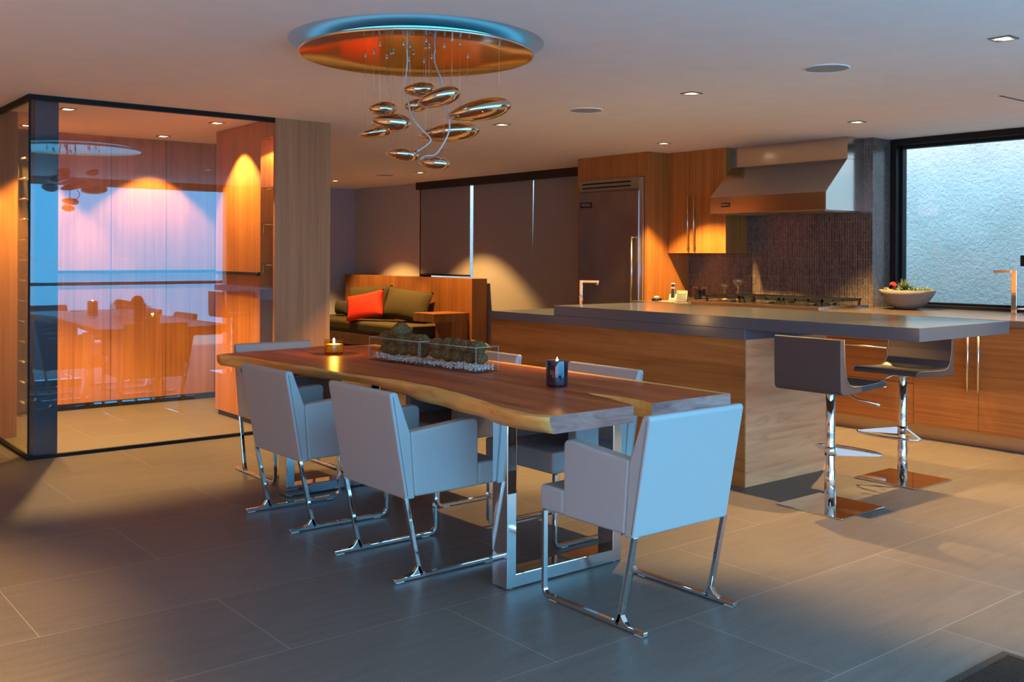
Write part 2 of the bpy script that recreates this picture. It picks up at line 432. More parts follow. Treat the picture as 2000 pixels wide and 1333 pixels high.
# ceiling with the round domed recess above the chandelier
DX, DY, RR = 2.777, 4.21, .64
mb = MB(); bm = mb.bm
X0, X1, Y0, Y1 = -3.6, 8.6, -.45, 14.3
angs = sorted(set([2*PI*k/96 for k in range(96)] + [math.atan2(yy-DY, xx-DX) % (2*PI) for xx in (X0, X1) for yy in (Y0, Y1)]))
inner, outer = [], []
for a in angs:
    c_, s_ = math.cos(a), math.sin(a)
    t = min([((X1 if c_ > 0 else X0) - DX) / c_ if abs(c_) > 1e-9 else 1e9, ((Y1 if s_ > 0 else Y0) - DY) / s_ if abs(s_) > 1e-9 else 1e9])
    inner.append(bm.verts.new((DX + RR*c_, DY + RR*s_, CZ))); outer.append(bm.verts.new((DX + t*c_, DY + t*s_, CZ)))
prof = [(.634, .005), (.60, .014), (.54, .022), (.42, .028), (.2, .030)]
rings = [inner] + [[bm.verts.new((DX + r*math.cos(a), DY + r*math.sin(a), CZ + h)) for a in angs] for r, h in prof]
N = len(angs)
for i in range(N):
    j = (i+1) % N
    bm.faces.new((outer[i], outer[j], inner[j], inner[i]))
    for q, (ra, rb) in enumerate(zip(rings, rings[1:])):
        bm.faces.new((ra[i], ra[j], rb[j], rb[i])).smooth = True
bm.faces.new(rings[-1])
struct(mb.build('ceiling', M_PLASTER))

# back wall of the lounge and the kitchen side (x = 8.1), with the window band behind the shades
mb = MB()
mb.box(8.10, 12.18, 0, 8.3, 14.2, CZ)                    # solid light wall left of the shades
mb.box(8.10, 12.18-.0, 0, 8.3, 12.19, CZ)
mb.box(8.10, 8.05, 2.42, 8.3, 12.18, CZ)
struct(mb.build('wall_east_lounge', M_WALL))
struct(MB().box(3.95, 14.08, 0, 8.3, 14.25, CZ).build('wall_north', M_WALLG))
struct(MB().box(3.7, 9.42, 0, 3.9, 14.1, CZ).build('wall_lounge_west', M_WALLG))
struct(MB().box(8.02, 4.86, 0, 8.3, 8.15, CZ).build('wall_kitchen', M_MOSAIC))
struct(MB().box(8.30, 4.86, 0, 8.5, 8.15, CZ).build('wall_kitchen_outer', M_WALL))
struct(MB().box(-3.6, 8.14, 0, 1.66, 8.30, CZ).build('wall_north_west', M_PILLAR))
struct(MB().box(-3.75, -.45, 0, -3.6, 8.3, CZ).build('wall_west', M_PILLAR))
mb = MB(); mb.box(6.2, -.45, 0, 8.6, -.30, CZ); mb.box(-3.6, -.45, 2.34, 6.2, -.30, CZ); mb.box(8.35, -.3, 0, 8.5, 1.5, CZ)
struct(mb.build('wall_south', M_WALL))
# kitchen window: sill wall, black frame and pane
struct(MB().box(8.35, 1.5, 0, 8.5, 4.86, .90).build('wall_window_sill', M_WALL))
mb = MB()
mb.box(8.30, 1.5, .90, 8.46, 4.86, .965); mb.box(8.30, 1.5, 2.385, 8.46, 4.86, CZ)
mb.box(8.30, 4.80, .965, 8.46, 4.86, 2.385); mb.box(8.30, 1.5, .965, 8.46, 1.56, 2.385)
mb.box(8.37, 4.775, .965, 8.44, 4.80, 2.385); mb.box(8.37, 1.56, 2.355, 8.44, 4.80, 2.385); mb.box(8.37, 1.56, .965, 8.44, 4.80, .985)
struct(mb.build('window_1', M_FRAME, bevel=.003))
wp = MB().box(8.40, 1.56, .98, 8.406, 4.79, 2.37).build('window_2', M_WPANE); struct(wp)
# lounge window band behind the shades
mb = MB(); mb.box(8.16, 8.15, 0, 8.28, 12.18, .05); mb.box(8.16, 10.84, 0, 8.28, 10.86, 2.42)
mb.box(8.16, 8.10, 0, 8.28, 8.16, 2.42)
struct(mb.build('window_3', M_FRAME))
struct(MB().box(8.22, 8.15, .05, 8.226, 12.18, 2.42).build('window_4', M_WPANE))
# outdoor wall beyond the windows
struct(MB().box(9.75, -1.5, -1, 9.95, 15, 4.6).build('wall_neighbour_stucco', M_STUCCO))
struct(MB().box(8.5, -1.5, -.3, 9.75, 15, -.15).build('floor_side_yard', M_DECK))
# deck and sea behind the camera, mirrored by the glass room
struct(MB().box(-5, -2.6, -.15, 9.7, -.45, -.02).build('floor_deck', M_DECK))
mb = MB(); bm = mb.bm; vs = [bm.verts.new(p) for p in ((-2500, -2600, -5), (2500, -2600, -5), (2500, -2.6, -5), (-2500, -2.6, -5))]; bm.faces.new(vs)
struct(mb.build('floor_sea', M_SEA))
rl = thing('deck_railing', 'dark deck railing with glass below, mirrored in the glass wall', 'railing', (0, -2.5, 0))
MB().box(-5, -.03, .87, 9.7, .03, .92).build('top_rail', M_RAIL, rl)
MB().box(-5, -.006, .05, 9.7, .006, .87).build('glass_panel', M_WPANE, rl)
MB().box(-5, -.03, -.02, 9.7, .03, .05).build('base_rail', M_RAIL, rl)

# ================================================================== glass wine room
gy, gx = 7.18, 1.665
mb = MB()
mb.box(gx-.012, gy-.012, CZ-.035, 3.42, gy+.03, CZ); mb.box(gx-.012, gy+.03, CZ-.035, gx+.03, 8.14, CZ)
mb.box(gx-.012, gy-.012, 0, 3.42, gy+.02, .022); mb.box(gx-.012, gy+.02, 0, gx+.02, 8.14, .022)
mb.box(gx-.008, gy-.008, .022, gx+.004, gy+.004, CZ-.035)
struct(mb.build('trim_1', M_BLACK))
struct(MB().box(gx+.004, gy, .022, 3.42, gy+.010, CZ-.03).build('window_5', M_PANE))
struct(MB().box(gx, gy+.010, .022, gx+.008, 8.14, CZ-.03).build('window_6', M_PANEG))
struct(MB().box(1.71, 7.24, 0, 1.86, 7.40, CZ).build('wall_dark_column', M_COLUMN))
struct(MB().box(1.66, 8.14, 0, 1.805, 9.30, CZ).build('wall_wine_side', M_TEAK))
struct(MB().box(1.66, 9.27, 0, 3.95, 9.42, CZ).build('wall_wine_back', M_TEAK))
mb = MB()
for xx in (2.335, 2.83, 3.33, 3.80): mb.box(xx-.0015, 9.2685, .06, xx+.0015, 9.27, CZ)
struct(mb.build('trim_2', M_VOID))
struct(MB().box(1.805, 9.255, 0, 3.95, 9.27, .055).build('baseboard_north', M_BLACK))
struct(MB().box(2.20, 9.235, 1.206, 3.83, 9.27, 1.230).build('trim_3', M_BLACK))

cab = thing('wood_cabinet_block', 'tall wood veneer cabinet pillar with open shelf niche beside glass wall', 'cabinet', (3.42, 7.168, 0))
MB().box(0, 0, 0, .48, .03, CZ).build('end_panel', M_PILLAR, cab)['label'] = 'greyer wood end panel facing the dining room'
MB().box(0, .262, .045, .48, 1.15, CZ-.005).build('body', M_TEAK, cab)
MB().box(.45, .03, .0, .48, .262, CZ).build('back_panel', M_TEAK, cab)
MB().box(0, .03, 2.30, .45, .262, CZ).build('header', M_TEAK, cab)
MB().box(.02, .03, .0, .45, 1.13, .045).build('plinth', M_BLACK, cab)
MB().box(.0, .03, .045, .45, .262, 1.10).build('lower_panel', M_COLUMN, cab)
for zz in (1.90, 1.62, 1.30):
    sh = MB().box(.01, .035, zz, .44, .258, zz+.010).build('shelf', M_SHELFG, cab)
    MB().tube([(.02, .245, zz-.07), (.02, .245, zz-.012), (.02, .22, zz-.004), (.02, .04, zz-.004)], .0045, 8).build('bracket', M_CHROME, sh)
MB().box(-.03, .270, 1.212, 0, 1.10, 1.236).build('rail', M_BLACK, cab)
MB().lathe([(0, 0), (.016, 0), (.016, .03), (0, .03)], (-.02, .245, 1.224), 12, axis='Y').build('finial', M_BLACK, cab)

nl = bpy.data.lights.new('niche_puck_light', 'SPOT'); nl.energy = 14; nl.color = (1, .6, .19); nl.spot_size = math.radians(120); nl.shadow_soft_size = .015
no = bpy.data.objects.new('niche_puck_light', nl); no.location = (3.60, 7.31, 2.285); COL.objects.link(no)
MB().lathe([(0, 0), (.022, 0), (.024, .006), (0, .006)], (.18, .142, 2.294), 20).build('puck_lamp', M_LAMP, cab)

# wine rack pegs on a slim board + red-capped bottles
M_BRBOARD = simple('dark_bronze_board', (.05, .035, .02), .5)
rack = thing('wine_rack', 'wall wine rack of chrome pegs behind the side glass', 'wine rack', (2.03, 9.27, 0))
MB().box(.0, -.03, .03, .125, 0, CZ-.02).build('board', M_BRBOARD, rack)
row = 0
for k in range(14):
    z = 2.235 - k * .1715
    for dx in (.035, .095):
        MB().lathe([(0, 0), (.009, 0), (.009, .17), (0, .17)], (dx, -.20, z-.055), 10, axis='Y').build('peg', M_PEGM, rack)
def bottle():
    r = thing('wine_bottle', '', 'bottle', (0, 0, 0), 0, 'red-capped bottles on the wine rack')
    MB().lathe([(0, .30), (.036, .30), (.038, .29), (.038, .12), (.030, .09), (.015, .06), (.0135, .0)], (0, 0, 0), 20, axis='Y').build('body', M_BOTTLE, r)
    MB().lathe([(.0145, .055), (.0145, .0), (.016, -.012), (.014, -.026), (0, -.027)], (0, 0, 0), 16, axis='Y').build('capsule', M_CAPS, r)
    return r
bt = bottle()
for i, k in enumerate(range(4, 10)):
    z = 2.235 - k * .1715 - .0075 + .0
    nm = ['topmost', 'second', 'third', 'fourth', 'fifth', 'lowest'][i]
    lab = f'{nm} red-capped dark wine bottle on the rack, counted from the top'
    if i == 0: bt.location = (2.095, 8.92, z); bt['label'] = lab
    else: dup(bt, (2.095, 8.92, z), 0, lab)
sw = MB().box(2.115, 9.232, .965, 2.17, 9.242, 1.05).build('light_switch', M_WHITEP, bevel=.003)
tag(sw, 'cream switch plate on the wall inside the wine room', 'switch')

# ================================================================== downlights
LIGHTS = []
def downlight_proto():
    r = thing('recessed_downlight', '', 'ceiling light', (0, 0, 0), 0, 'square recessed ceiling downlights')
    mb = MB(); h = .052
    mb.box(-h, -h, -.006, h, -h+.014, .004); mb.box(-h, h-.014, -.006, h, h, .004); mb.box(-h, -h+.014, -.006, -h+.014, h-.014, .004); mb.box(h-.014, -h+.014, -.006, h, h-.014, .004)
    mb.build('trim', M_TRIM, r)
    MB().lathe([(.0, -.004), (.030, -.004), (.036, -.002)], (0, 0, 0), 24).build('lens', M_LAMP, r)
    return r
dl = downlight_proto()
spots = [  # x, y, watts, label
 (4.87, 2.26, 110, 'recessed downlight in the ceiling nearest the top right corner'),
 (4.97, 4.31, 110, 'recessed downlight over the island, left of the large round speaker'),
 (4.99, 6.32, 110, 'recessed downlight just right of the hanging mirror pebbles'),
 (6.97, 6.38, 130, 'recessed downlight in front of the tall fridge cabinet'),
 (7.00, 4.38, 130, 'recessed downlight in front of the steel range hood'),
 (7.08, 10.65, 120, 'recessed downlight near the dark valance over the lounge'),
 (6.95, 12.63, 120, 'small far recessed downlight just right of the wood pillar'),
 (2.05, 7.73, 125, 'recessed downlight inside the glass room beside the dark column'),
 (3.19, 7.75, 60, 'recessed downlight inside the glass room in front of the cabinet block'),
 (3.18, 8.94, 34, 'recessed downlight inside the glass room near its back wall'),
 (2.05, 8.94, 50, 'recessed downlight over the wine rack in the glass room'),
 (-0.95, 4.30, 230, 'recessed downlight over the open floor left of the table'),
 (-0.95, 2.30, 150, 'recessed downlight over the open floor near the camera'),
 (-2.75, 2.30, 200, 'added unseen downlight washing the west wall near the ocean opening'),  # west wall row: unseen, added to send warm light in from the left
 (-2.75, 4.30, 200, 'added unseen downlight washing the middle of the west wall'),
 (-2.75, 6.30, 200, 'added unseen downlight washing the north end of the west wall'),
 (7.00, 2.30, 110, 'recessed downlight over the kitchen sink run'),
]
for i, (x, y, wts, lab) in enumerate(spots):
    if i == 0: o = dl; o.location = (x, y, CZ); o['label'] = lab
    else: o = dup(dl, (x, y, CZ), 0, lab)
    l = bpy.data.lights.new('downlight_beam', 'SPOT'); l.energy = wts * 2.55; l.color = (1.0, .60, .19)
    l.spot_size = math.radians(74 if i == 0 else 92); l.spot_blend = .55 if i == 0 else .30; l.shadow_soft_size = .018
    lo = bpy.data.objects.new('downlight_beam', l); lo.location = (x, y, CZ - .012); COL.objects.link(lo)

def speaker(x, y, r, lab):
    t = thing('ceiling_speaker', lab, 'speaker', (x, y, CZ), 0, 'round ceiling speakers')
    MB().lathe([(r, 0), (r, -.005), (r-.006, -.007), (r-.008, -.004)], (0, 0, 0), 40).build('rim', M_PLASTER, t)
    MB().lathe([(r-.008, -.004), (0, -.005)], (0, 0, 0), 40).build('grille', M_SPK, t)
speaker(4.885, 3.25, .128, 'large round grey speaker grille in the ceiling above the stools')
speaker(4.963, 5.303, .125, 'round speaker grille in the ceiling right of the mirror disc')
speaker(6.954, 11.31, .125, 'small round speaker grille in the ceiling over the lounge')
tag(MB().box(6.58, 3.065, CZ-.003, 7.4, 3.080, CZ).build('ceiling_slot', M_COLUMN), 'thin dark slot in the ceiling above the kitchen window side', 'slot')

# ================================================================== chandelier
ch = thing('pebble_chandelier', 'mirror disc ceiling lamp with hanging polished metal pebbles', 'chandelier', (DX, DY, 2.394))
MB().lathe([(0, .024), (.30, .020), (.50, .012), (.575, .002), (.586, -.001), (.586, -.013), (.583, -.013)], n=96).build('disc_back', M_RIM, ch)
MB().lathe([(.49, .020), (.50, .026), (.51, .020), (.50, .014), (.49, .020)], n=64).build('added_glow_ring', M_RING, ch)  # hidden emitter added above the disc to give the recess its blue glow
MB().lathe([(.5835, -.013), (.578, -.012), (.570, -.009), (.40, -.001), (.2, .003), (0, .005)], n=96).build('mirror_disc', M_GOLD, ch)['label'] = 'bronze mirror underside of the disc'
pebs = [(2.692, 4.06, 2.183, .155, .070, 4), (2.68, 3.877, 2.119, .215, .078, 16), (2.874, 4.363, 2.16, .135, .064, 10), (2.631, 4.302, 2.111, .142, .069, 3),
        (2.559, 4.103, 2.017, .195, .082, -4), (2.658, 4.409, 2.005, .185, .056, 12), (2.889, 3.837, 2.076, .315, .098, 12), (2.95, 4.173, 2.006, .315, .092, 6),
        (2.712, 4.236, 1.883, .170, .064, -4), (2.75, 4.013, 1.826, .163, .062, -4)]
RX = Vector((Rv.x, Rv.y, 0)); FX = Vector((Fv.x, Fv.y, 0))
for i, (x, y, z, wd, ht, tilt) in enumerate(pebs):
    mb = MB(); b = bmesh.new(); bmesh.ops.create_uvsphere(b, u_segments=40, v_segments=24, radius=1)
    vm = {}; t = math.radians(tilt)
    az = math.radians(51.1 - 90 + [10, -15, 25, 0, -10, 20, 5, -8, 15, -20][i]); ex = Vector((math.cos(az), math.sin(az), 0)); ey = Vector((-ex.y, ex.x, 0))
    for v in b.verts:
        p = v.co.copy(); p.z *= 1 + .22 * p.x; p.y *= .72
        q = ex * (p.x * wd/2 * math.cos(t) - p.z * ht/2 * math.sin(t)) + ey * (p.y * wd/2) + Vector((0, 0, p.x * wd/2 * math.sin(t) + p.z * ht/2 * math.cos(t)))
        vm[v.index] = mb.bm.verts.new((x - DX + q.x, y - DY + q.y, z - 2.394 + q.z))
    for f in b.faces: mb.bm.faces.new([vm[v.index] for v in f.verts]).smooth = True
    b.free()
    pb = mb.build('mirror_pebble', M_PEB, ch)
    mb = MB()
    for sgn in (-1, 1):
        off = ex * (sgn * wd * .30); zt = .012
        px_, py_ = x - DX + off.x, y - DY + off.y
        zb = z - 2.394 + off.length * sgn * math.sin(t) + ht * .36
        mb.tube([(px_, py_, zb), (px_, py_, zt)], .0008, 6)
        mb.lathe([(0, -.010), (.006, -.010), (.006, .004), (0, .004)], (px_, py_, .0), 10)
    mb.build('wire', M_WIRE, pb)
def smooth_pts(pts, n=8):
    o = []; P = [Vector(p) for p in pts]
    for i in range(len(P)-1):
        p0, p1, p2, p3 = P[max(i-1, 0)], P[i], P[i+1], P[min(i+2, len(P)-1)]
        for k in range(n):
            t = k / n
            o.append(.5 * ((2*p1) + (-p0+p2)*t + (2*p0-5*p1+4*p2-p3)*t*t + (-p0+3*p1-3*p2+p3)*t**3))
    o.append(P[-1]); return o
def imgpt(px, py, dep):      # point in metres at horizontal distance dep along a sight direction
    a = (px - 1000) / FPX; b = (500.5 + .0045*(px-1000) - py) / FPX
    return Vector((0, 0, CAM_H)) + (Fv + Rv * a + Vector((0, 0, b))) * dep - Vector((DX, DY, 2.394))
c1 = [imgpt(*p) for p in ((789, 64, 4.95), (794, 115, 4.95), (790, 170, 4.97), (797, 205, 5.0), (805, 232, 5.0), (822, 252, 5.0), (840, 272, 5.0), (832, 284, 5.0), (814, 296, 5.0))]
c2 = [imgpt(*p) for p in ((857, 68, 4.95), (846, 112, 4.93), (858, 150, 4.85), (868, 185, 4.82), (876, 232, 4.82), (874, 262, 4.82), (852, 300, 4.85), (830, 305, 4.85), (820, 312, 4.85))]
for c in (c1, c2): MB().tube(smooth_pts(c, 8), .0040, 8).build('power_cable', M_CABLE, ch)

# ================================================================== dining table
TZ, TB = .76, .69
tab = thing('dining_table', 'long live-edge wooden slab dining table on polished steel loop legs', 'table', (3.07, 4.45, 0))
topL = [(2.88, 2.515), (2.982, 2.464), (3.162, 2.486), (3.399, 2.55), (3.546, 2.588), (3.662, 2.598), (3.8, 2.617), (3.96, 2.617), (4.147, 2.622), (4.348, 2.598), (4.57, 2.57), (4.733, 2.563), (4.976, 2.558), (5.14, 2.52), (5.387, 2.498), (5.707, 2.508), (5.84, 2.48), (6.0, 2.44)]
botL = [(2.88, 2.538), (3.02, 2.494), (3.198, 2.516), (3.424, 2.564), (3.894, 2.616), (4.014, 2.635), (4.334, 2.714), (4.592, 2.742), (4.773, 2.716), (4.923, 2.666), (5.029, 2.656), (5.15, 2.617), (5.334, 2.642), (5.596, 2.597), (5.774, 2.497), (6.0, 2.466)]
def interp(tb, y):
    if y <= tb[0][0]: return tb[0][1]
    for (a, va), (b, vb) in zip(tb, tb[1:]):
        if y <= b: return va + (vb - va) * (y - a) / (b - a)
    return tb[-1][1]
def yfar(x): return interp([(2.40, 5.90), (2.577, 5.965), (3.19, 6.03), (3.40, 6.05), (3.54, 6.0), (3.62, 5.90)], x)
nL = [(2.88, 2.972), (2.95, 2.992), (3.035, 3.028), (3.14, 3.052), (3.22, 3.068), (3.274, 3.085)]
nR = [(2.88, 3.075), (2.95, 3.105), (3.006, 3.118), (3.10, 3.112), (3.20, 3.098), (3.274, 3.0852)]
ys = [2.88, 2.93, 2.98, 3.04, 3.10, 3.17, 3.22, 3.274] + [3.274 + (6.0 - 3.274) * k / 44 for k in range(1, 45)]
rnd = random.Random(3)
mb = MB(); bm = mb.bm; rows = []
for iy, y in enumerate(ys):
    xt = interp(topL, y) + .004 * math.sin(y * 23); xb = interp(botL, y) + .007 * math.sin(y * 17 + 1)
    xr = 3.598 + .010 * math.sin(y * 2.1) - (.02 if y > 5.6 else 0) * (y - 5.6)
    a = interp(nL, y); b = interp(nR, y)
    jag = .006 * math.sin(y * 140) if 2.9 < y < 3.26 else 0
    a += jag; b += jag * .6 + (.004 * math.sin(y * 90) if y < 3.26 else 0)
    t = (y - 2.88) / 3.12
    def pt(x, z):
        yy = y if t < .8 else 2.88 + t * 3.12 + (yfar(x) - 6.0) * (t - .8) / .2
        return bm.verts.new((x - 3.07, yy - 4.45, z))
    mid = .5 * (xt + xb)
    L = [(xb, TB), (min(xb, xt) * .35 + mid * .65 - .004 + .006 * math.sin(y * 9), .715), (xt * .8 + xb * .2 - .006, .742), (xt, .757), (xt + .030 + .010 * math.sin(y * 5), TZ)]
    for k in range(1, 6): L.append((L[4][0] + (a - L[4][0]) * k / 5, TZ))
    R_ = [(b + (xr - .05 - b) * k / 4, TZ) for k in range(5)] + [(xr - .006, TZ), (xr, TZ - .006), (xr, TB)]
    rows.append(([pt(*p) for p in L], [pt(*p) for p in R_], pt(a - .0, TB), pt(b + .0, TB)))
def quad(a, b, c, d, mi, sm=False):
    try:
        f = bm.faces.new((a, b, c, d)); f.material_index = mi; f.smooth = sm
    except ValueError: pass
for i in range(len(rows) - 1):
    (L0, R0, a0, b0), (L1, R1, a1, b1) = rows[i], rows[i+1]
    for k in range(len(L0) - 1): quad(L0[k], L0[k+1], L1[k+1], L1[k], 1 if k < 4 else 0, k < 3)
    for k in range(len(R0) - 1): quad(R0[k], R0[k+1], R1[k+1], R1[k], 1 if k >= 4 else 0)
    notch = ys[i] < 3.27
    if notch:
        quad(L0[-1], a0, a1, L1[-1], 1); quad(R0[0], R1[0], b1, b0, 1)
    else:
        quad(L0[-1], R0[0], R1[0], L1[-1], 0)
    quad(L0[0], L1[0], a1, a0, 0); quad(b0, b1, R1[-1], R0[-1], 0)
    if not notch: quad(a0, a1, b1, b0, 0)
def cap(L, R_, a, b, joined):
    f = bm.faces.new(L + [a] if True else L); f.material_index = 2
    f = bm.faces.new(R_ + [b]); f.material_index = 2
cap(*rows[0], False); cap(*rows[-1], True)
mb.build('tabletop', [M_TOP, M_SAP, M_ENDG], tab)
for yy in (3.19, 5.19):
    y0 = yy - 4.45; mb = MB()
    xa, xb = 2.555 - 3.07, 3.215 - 3.07; z1 = TB - .002
    # one loop bent from flat bar: bottom, two uprights, top plate
    A = [(xa, 0.004), (xb, 0.004), (xb, z1), (xa, z1)]; B = [(xa+.05, .06), (xb-.05, .06), (xb-.05, z1-.012), (xa+.05, z1-.012)]
    v = {}
    for nm, P in (('A', A), ('B', B)):
        for yk in (0, 1): v[nm, yk] = [mb.bm.verts.new((px, y0 + yk*.10, pz)) for px, pz in P]
    for k in range(4):
        j = (k+1) % 4
        mb.bm.faces.new((v['A', 0][k], v['A', 0][j], v['B', 0][j], v['B', 0][k])); mb.bm.faces.new((v['A', 1][k], v['B', 1][k], v['B', 1][j], v['A', 1][j]))
        mb.bm.faces.new((v['A', 0][k], v['A', 1][k], v['A', 1][j], v['A', 0][j])); mb.bm.faces.new((v['B', 0][k], v['B', 0][j], v['B', 1][j], v['B', 1][k]))
    lg = mb.build('leg', M_CHROME, tab, bevel=.003)
    for qx in (xa+.03, xb-.03):
        for qy in (.02, .08): MB().lathe([(0, 0), (.012, 0), (.012, .004), (0, .004)], (qx, y0+qy, 0), 12).build('foot_pad', M_WHITEP, lg)

# ================================================================== dining chairs
def make_chair():
    r = thing('dining_chair', '', 'chair', (0, 0, 0), 0, 'grey leather armchairs around the table')
    W = .265
    # side profile of the back (u = y, v = z)
    prof = [(-.235, .345), (-.318, .790), (-.312, .803), (-.290, .803), (-.278, .795), (-.212, .62), (-.190, .345)]
    MB().prism(prof, 'X', -W, W).build('backrest', M_LEATHER, r, bevel=.010, seg=3, angle=20, smooth=False)
    arm = [(-.1900, .352), (.145, .352), (.145, .640), (.132, .655), (.110, .656), (-.2125, .628)]
    for sx in (-1, 1):
        a, b = (W - .062, W) if sx > 0 else (-W, -W + .062)
        MB().prism(arm, 'X', a - (.0 if sx < 0 else 0), b).build('armrest', M_LEATHER, r, bevel=.012, seg=3, angle=20)
    mb = MB(); mb.box(-W+.062, -.19, .352, W-.062, .155, .45); mb.box(-W+.002, .146, .352, W-.002, .288, .455)
    mb.build('seat', M_LEATHER, r, bevel=.014, seg=3)
    bk = [o for o in r.children if o.name.startswith('backrest')][0]
    for sx in (-1, 1):
        MB().tube([(sx*(W+.0002), -.227, .36), (sx*(W+.0002), -.240, .43), (sx*(W+.0002), -.302, .785)], .0012, 6).build('seam', M_SEAM, bk)
    for sx in (-1, 1):
        X = sx * (W - .012)
        pts = [(-.285, .013), (-.185, .013)]
        mb = MB()
        mb.bar([(X, -.290, .012), (X, .238, .012)] + [(X, .238 + .030*math.sin(t), .042 - .030*math.cos(t)) for t in (.35, .7, 1.05, 1.35, 1.57)] + [(X, .268, .352)], .022, .016, (1, 0, 0))
        mb.bar([(X, -.150, .012), (X, -.160, .035), (X, -.168, .06), (X, -.232, .352)], .022, .018, (1, 0, 0))
        # little gusset where the rear leg meets the skid
        mb.prism([(-.215, .018), (-.12, .018), (-.150, .030), (-.160, .055), (-.172, .055), (-.190, .030)], 'X', X-.011, X+.011)
        lg = mb.build('leg', M_CHROME, r, bevel=.002, seg=2)
        MB().box(X-.008, -.28, 0, X+.008, -.24, .004).build('glide', M_WHITEP, lg); MB().box(X-.008, .19, 0, X+.008, .23, .004).build('glide', M_WHITEP, lg)
    return r
chair = make_chair()
chair.location = (2.885, 2.775, 0); chair['label'] = 'grey leather armchair at the near end of the table, its whole back to the camera'
dup(chair, (2.525, 3.805, 0), -PI/2, 'grey leather armchair on the near long side, closer to the table corner')
dup(chair, (2.525, 4.765, 0), -PI/2, 'grey leather armchair on the near long side, farther one beside the glass room')
dup(chair, (2.895, 5.79, 0), PI, 'grey leather armchair at the far end of the table by the yellow candle')
dup(chair, (3.362, 3.76, 0), PI/2, 'grey leather armchair on the island side, behind the dark candle')
dup(chair, (3.362, 4.725, 0), PI/2, 'grey leather armchair on the island side, its back top showing beside the glass vase')

# ================================================================== things on the table
def candle(x, y, r, h, mg, mw, lab, thick_base=.012, power=3, wick_h=.65):
    t = thing('jar_candle', lab, 'candle', (x, y, TZ), 0, 'lit jar candles on the table')
    MB().lathe([(0, 0), (r-.006, 0), (r-.001, .006), (r, .014), (r, h-.002), (r-.001, h), (r-.003, h), (r-.0035, h-.004), (r-.0035, thick_base), (0, thick_base)], n=40).build('glass_jar', mg, t)
    wh = h * wick_h
    MB().lathe([(0, thick_base+.001), (r-.005, thick_base+.001), (r-.005, wh), (r*.5, wh-.002), (0, wh-.003)], n=32).build('wax', mw, t)
    MB().tube([(0, 0, wh-.004), (.001, 0, wh+.010)], .0012, 6).build('wick', M_WICK, t)
    MB().lathe([(0, 0), (.0035, .004), (.0050, .010), (.0038, .019), (.0012, .028), (0, .032)], (0, 0, wh+.008), 14).build('flame', M_FLAME, t)
    l = bpy.data.lights.new('candle_flame_light', 'POINT'); l.energy = power; l.color = (1, .55, .16); l.shadow_soft_size = .006
    o = bpy.data.objects.new('candle_flame_light', l); o.location = (x, y, TZ + wh + .030); COL.objects.link(o)
candle(3.05, 5.55, .061, .090, M_AMBER, M_WAX, 'short lit candle in a clear amber glass jar on the far table end', power=4, wick_h=.66)
candle(3.125, 3.53, .052, .125, M_DGLASS, M_WAX2, 'taller lit candle in a dark purple glass jar near the table crack', power=1, wick_h=.80)

def vase(x, y, rz, lab, seed, gl, n_under, n_top):
    L, Wd, H, th = .47, .165, .135, .006
    t = thing('rectangular_vase', lab, 'vase', (x, y, TZ), rz, 'clear rectangular glass vases on the table')
    mb = MB(); mb.box(-Wd/2, -L/2, 0, Wd/2, L/2, th)
    mb.box(-Wd/2, -L/2, th, -Wd/2+th, L/2, H); mb.box(Wd/2-th, -L/2, th, Wd/2, L/2, H)
    mb.box(-Wd/2+th, -L/2, th, Wd/2-th, -L/2+th, H); mb.box(-Wd/2+th, L/2-th, th, Wd/2-th, L/2, H)
    mb.build('glass_box', M_VASE, t)
    rim = MB(); z = H
    rim.tube([(-Wd/2+.003, -L/2+.003, z), (Wd/2-.003, -L/2+.003, z), (Wd/2-.003, L/2-.003, z), (-Wd/2+.003, L/2-.003, z)], .0014, 6, closed=True)
    for sx in (-1, 1):
        for sy in (-1, 1): rim.tube([(sx*(Wd/2-.003), sy*(L/2-.003), .006), (sx*(Wd/2-.003), sy*(L/2-.003), H)], .0012, 6)
    rim.build('rim', M_EDGE, t)
    rnd = random.Random(seed); R = Matrix.Rotation(rz, 3, 'Z')
    g = MB()
    for _ in range(620):
        u = rnd.uniform(-Wd/2+.013, Wd/2-.013); v = rnd.uniform(-L/2+.013, L/2-.013)
        hmax = .016 + .014 * (abs(u)/(Wd/2)) + .008*math.sin(v*14+seed)
        z = .012 + rnd.uniform(0, 1) * hmax; s = rnd.uniform(.0045, .0075)
        p = R @ Vector((u, v, 0)); g.blob((x+p.x, y+p.y, TZ+z), (s, s, s*.8), rnd.random(), .3, 1)
    go = g.build('white_gravel', M_GRAVEL); tag(go, gl, 'gravel', kind='stuff')
    balls = []
    for k in range(n_under):
        v = -L/2 + .055 + (L - .11) * k / (n_under-1); balls.append((rnd.uniform(-.012, .012), v, .068 + rnd.uniform(0, .008), rnd.uniform(.038, .043)))
    for k in range(n_top):
        v = -L/2 + .065 + (L - .13) * k / (n_top-1) + rnd.uniform(-.01, .01); balls.append((rnd.uniform(-.015, .015), v, .128 + rnd.uniform(-.004, .012), rnd.uniform(.041, .047)))
    return balls, R
ordw = ['first', 'second', 'third', 'fourth', 'fifth', 'sixth']
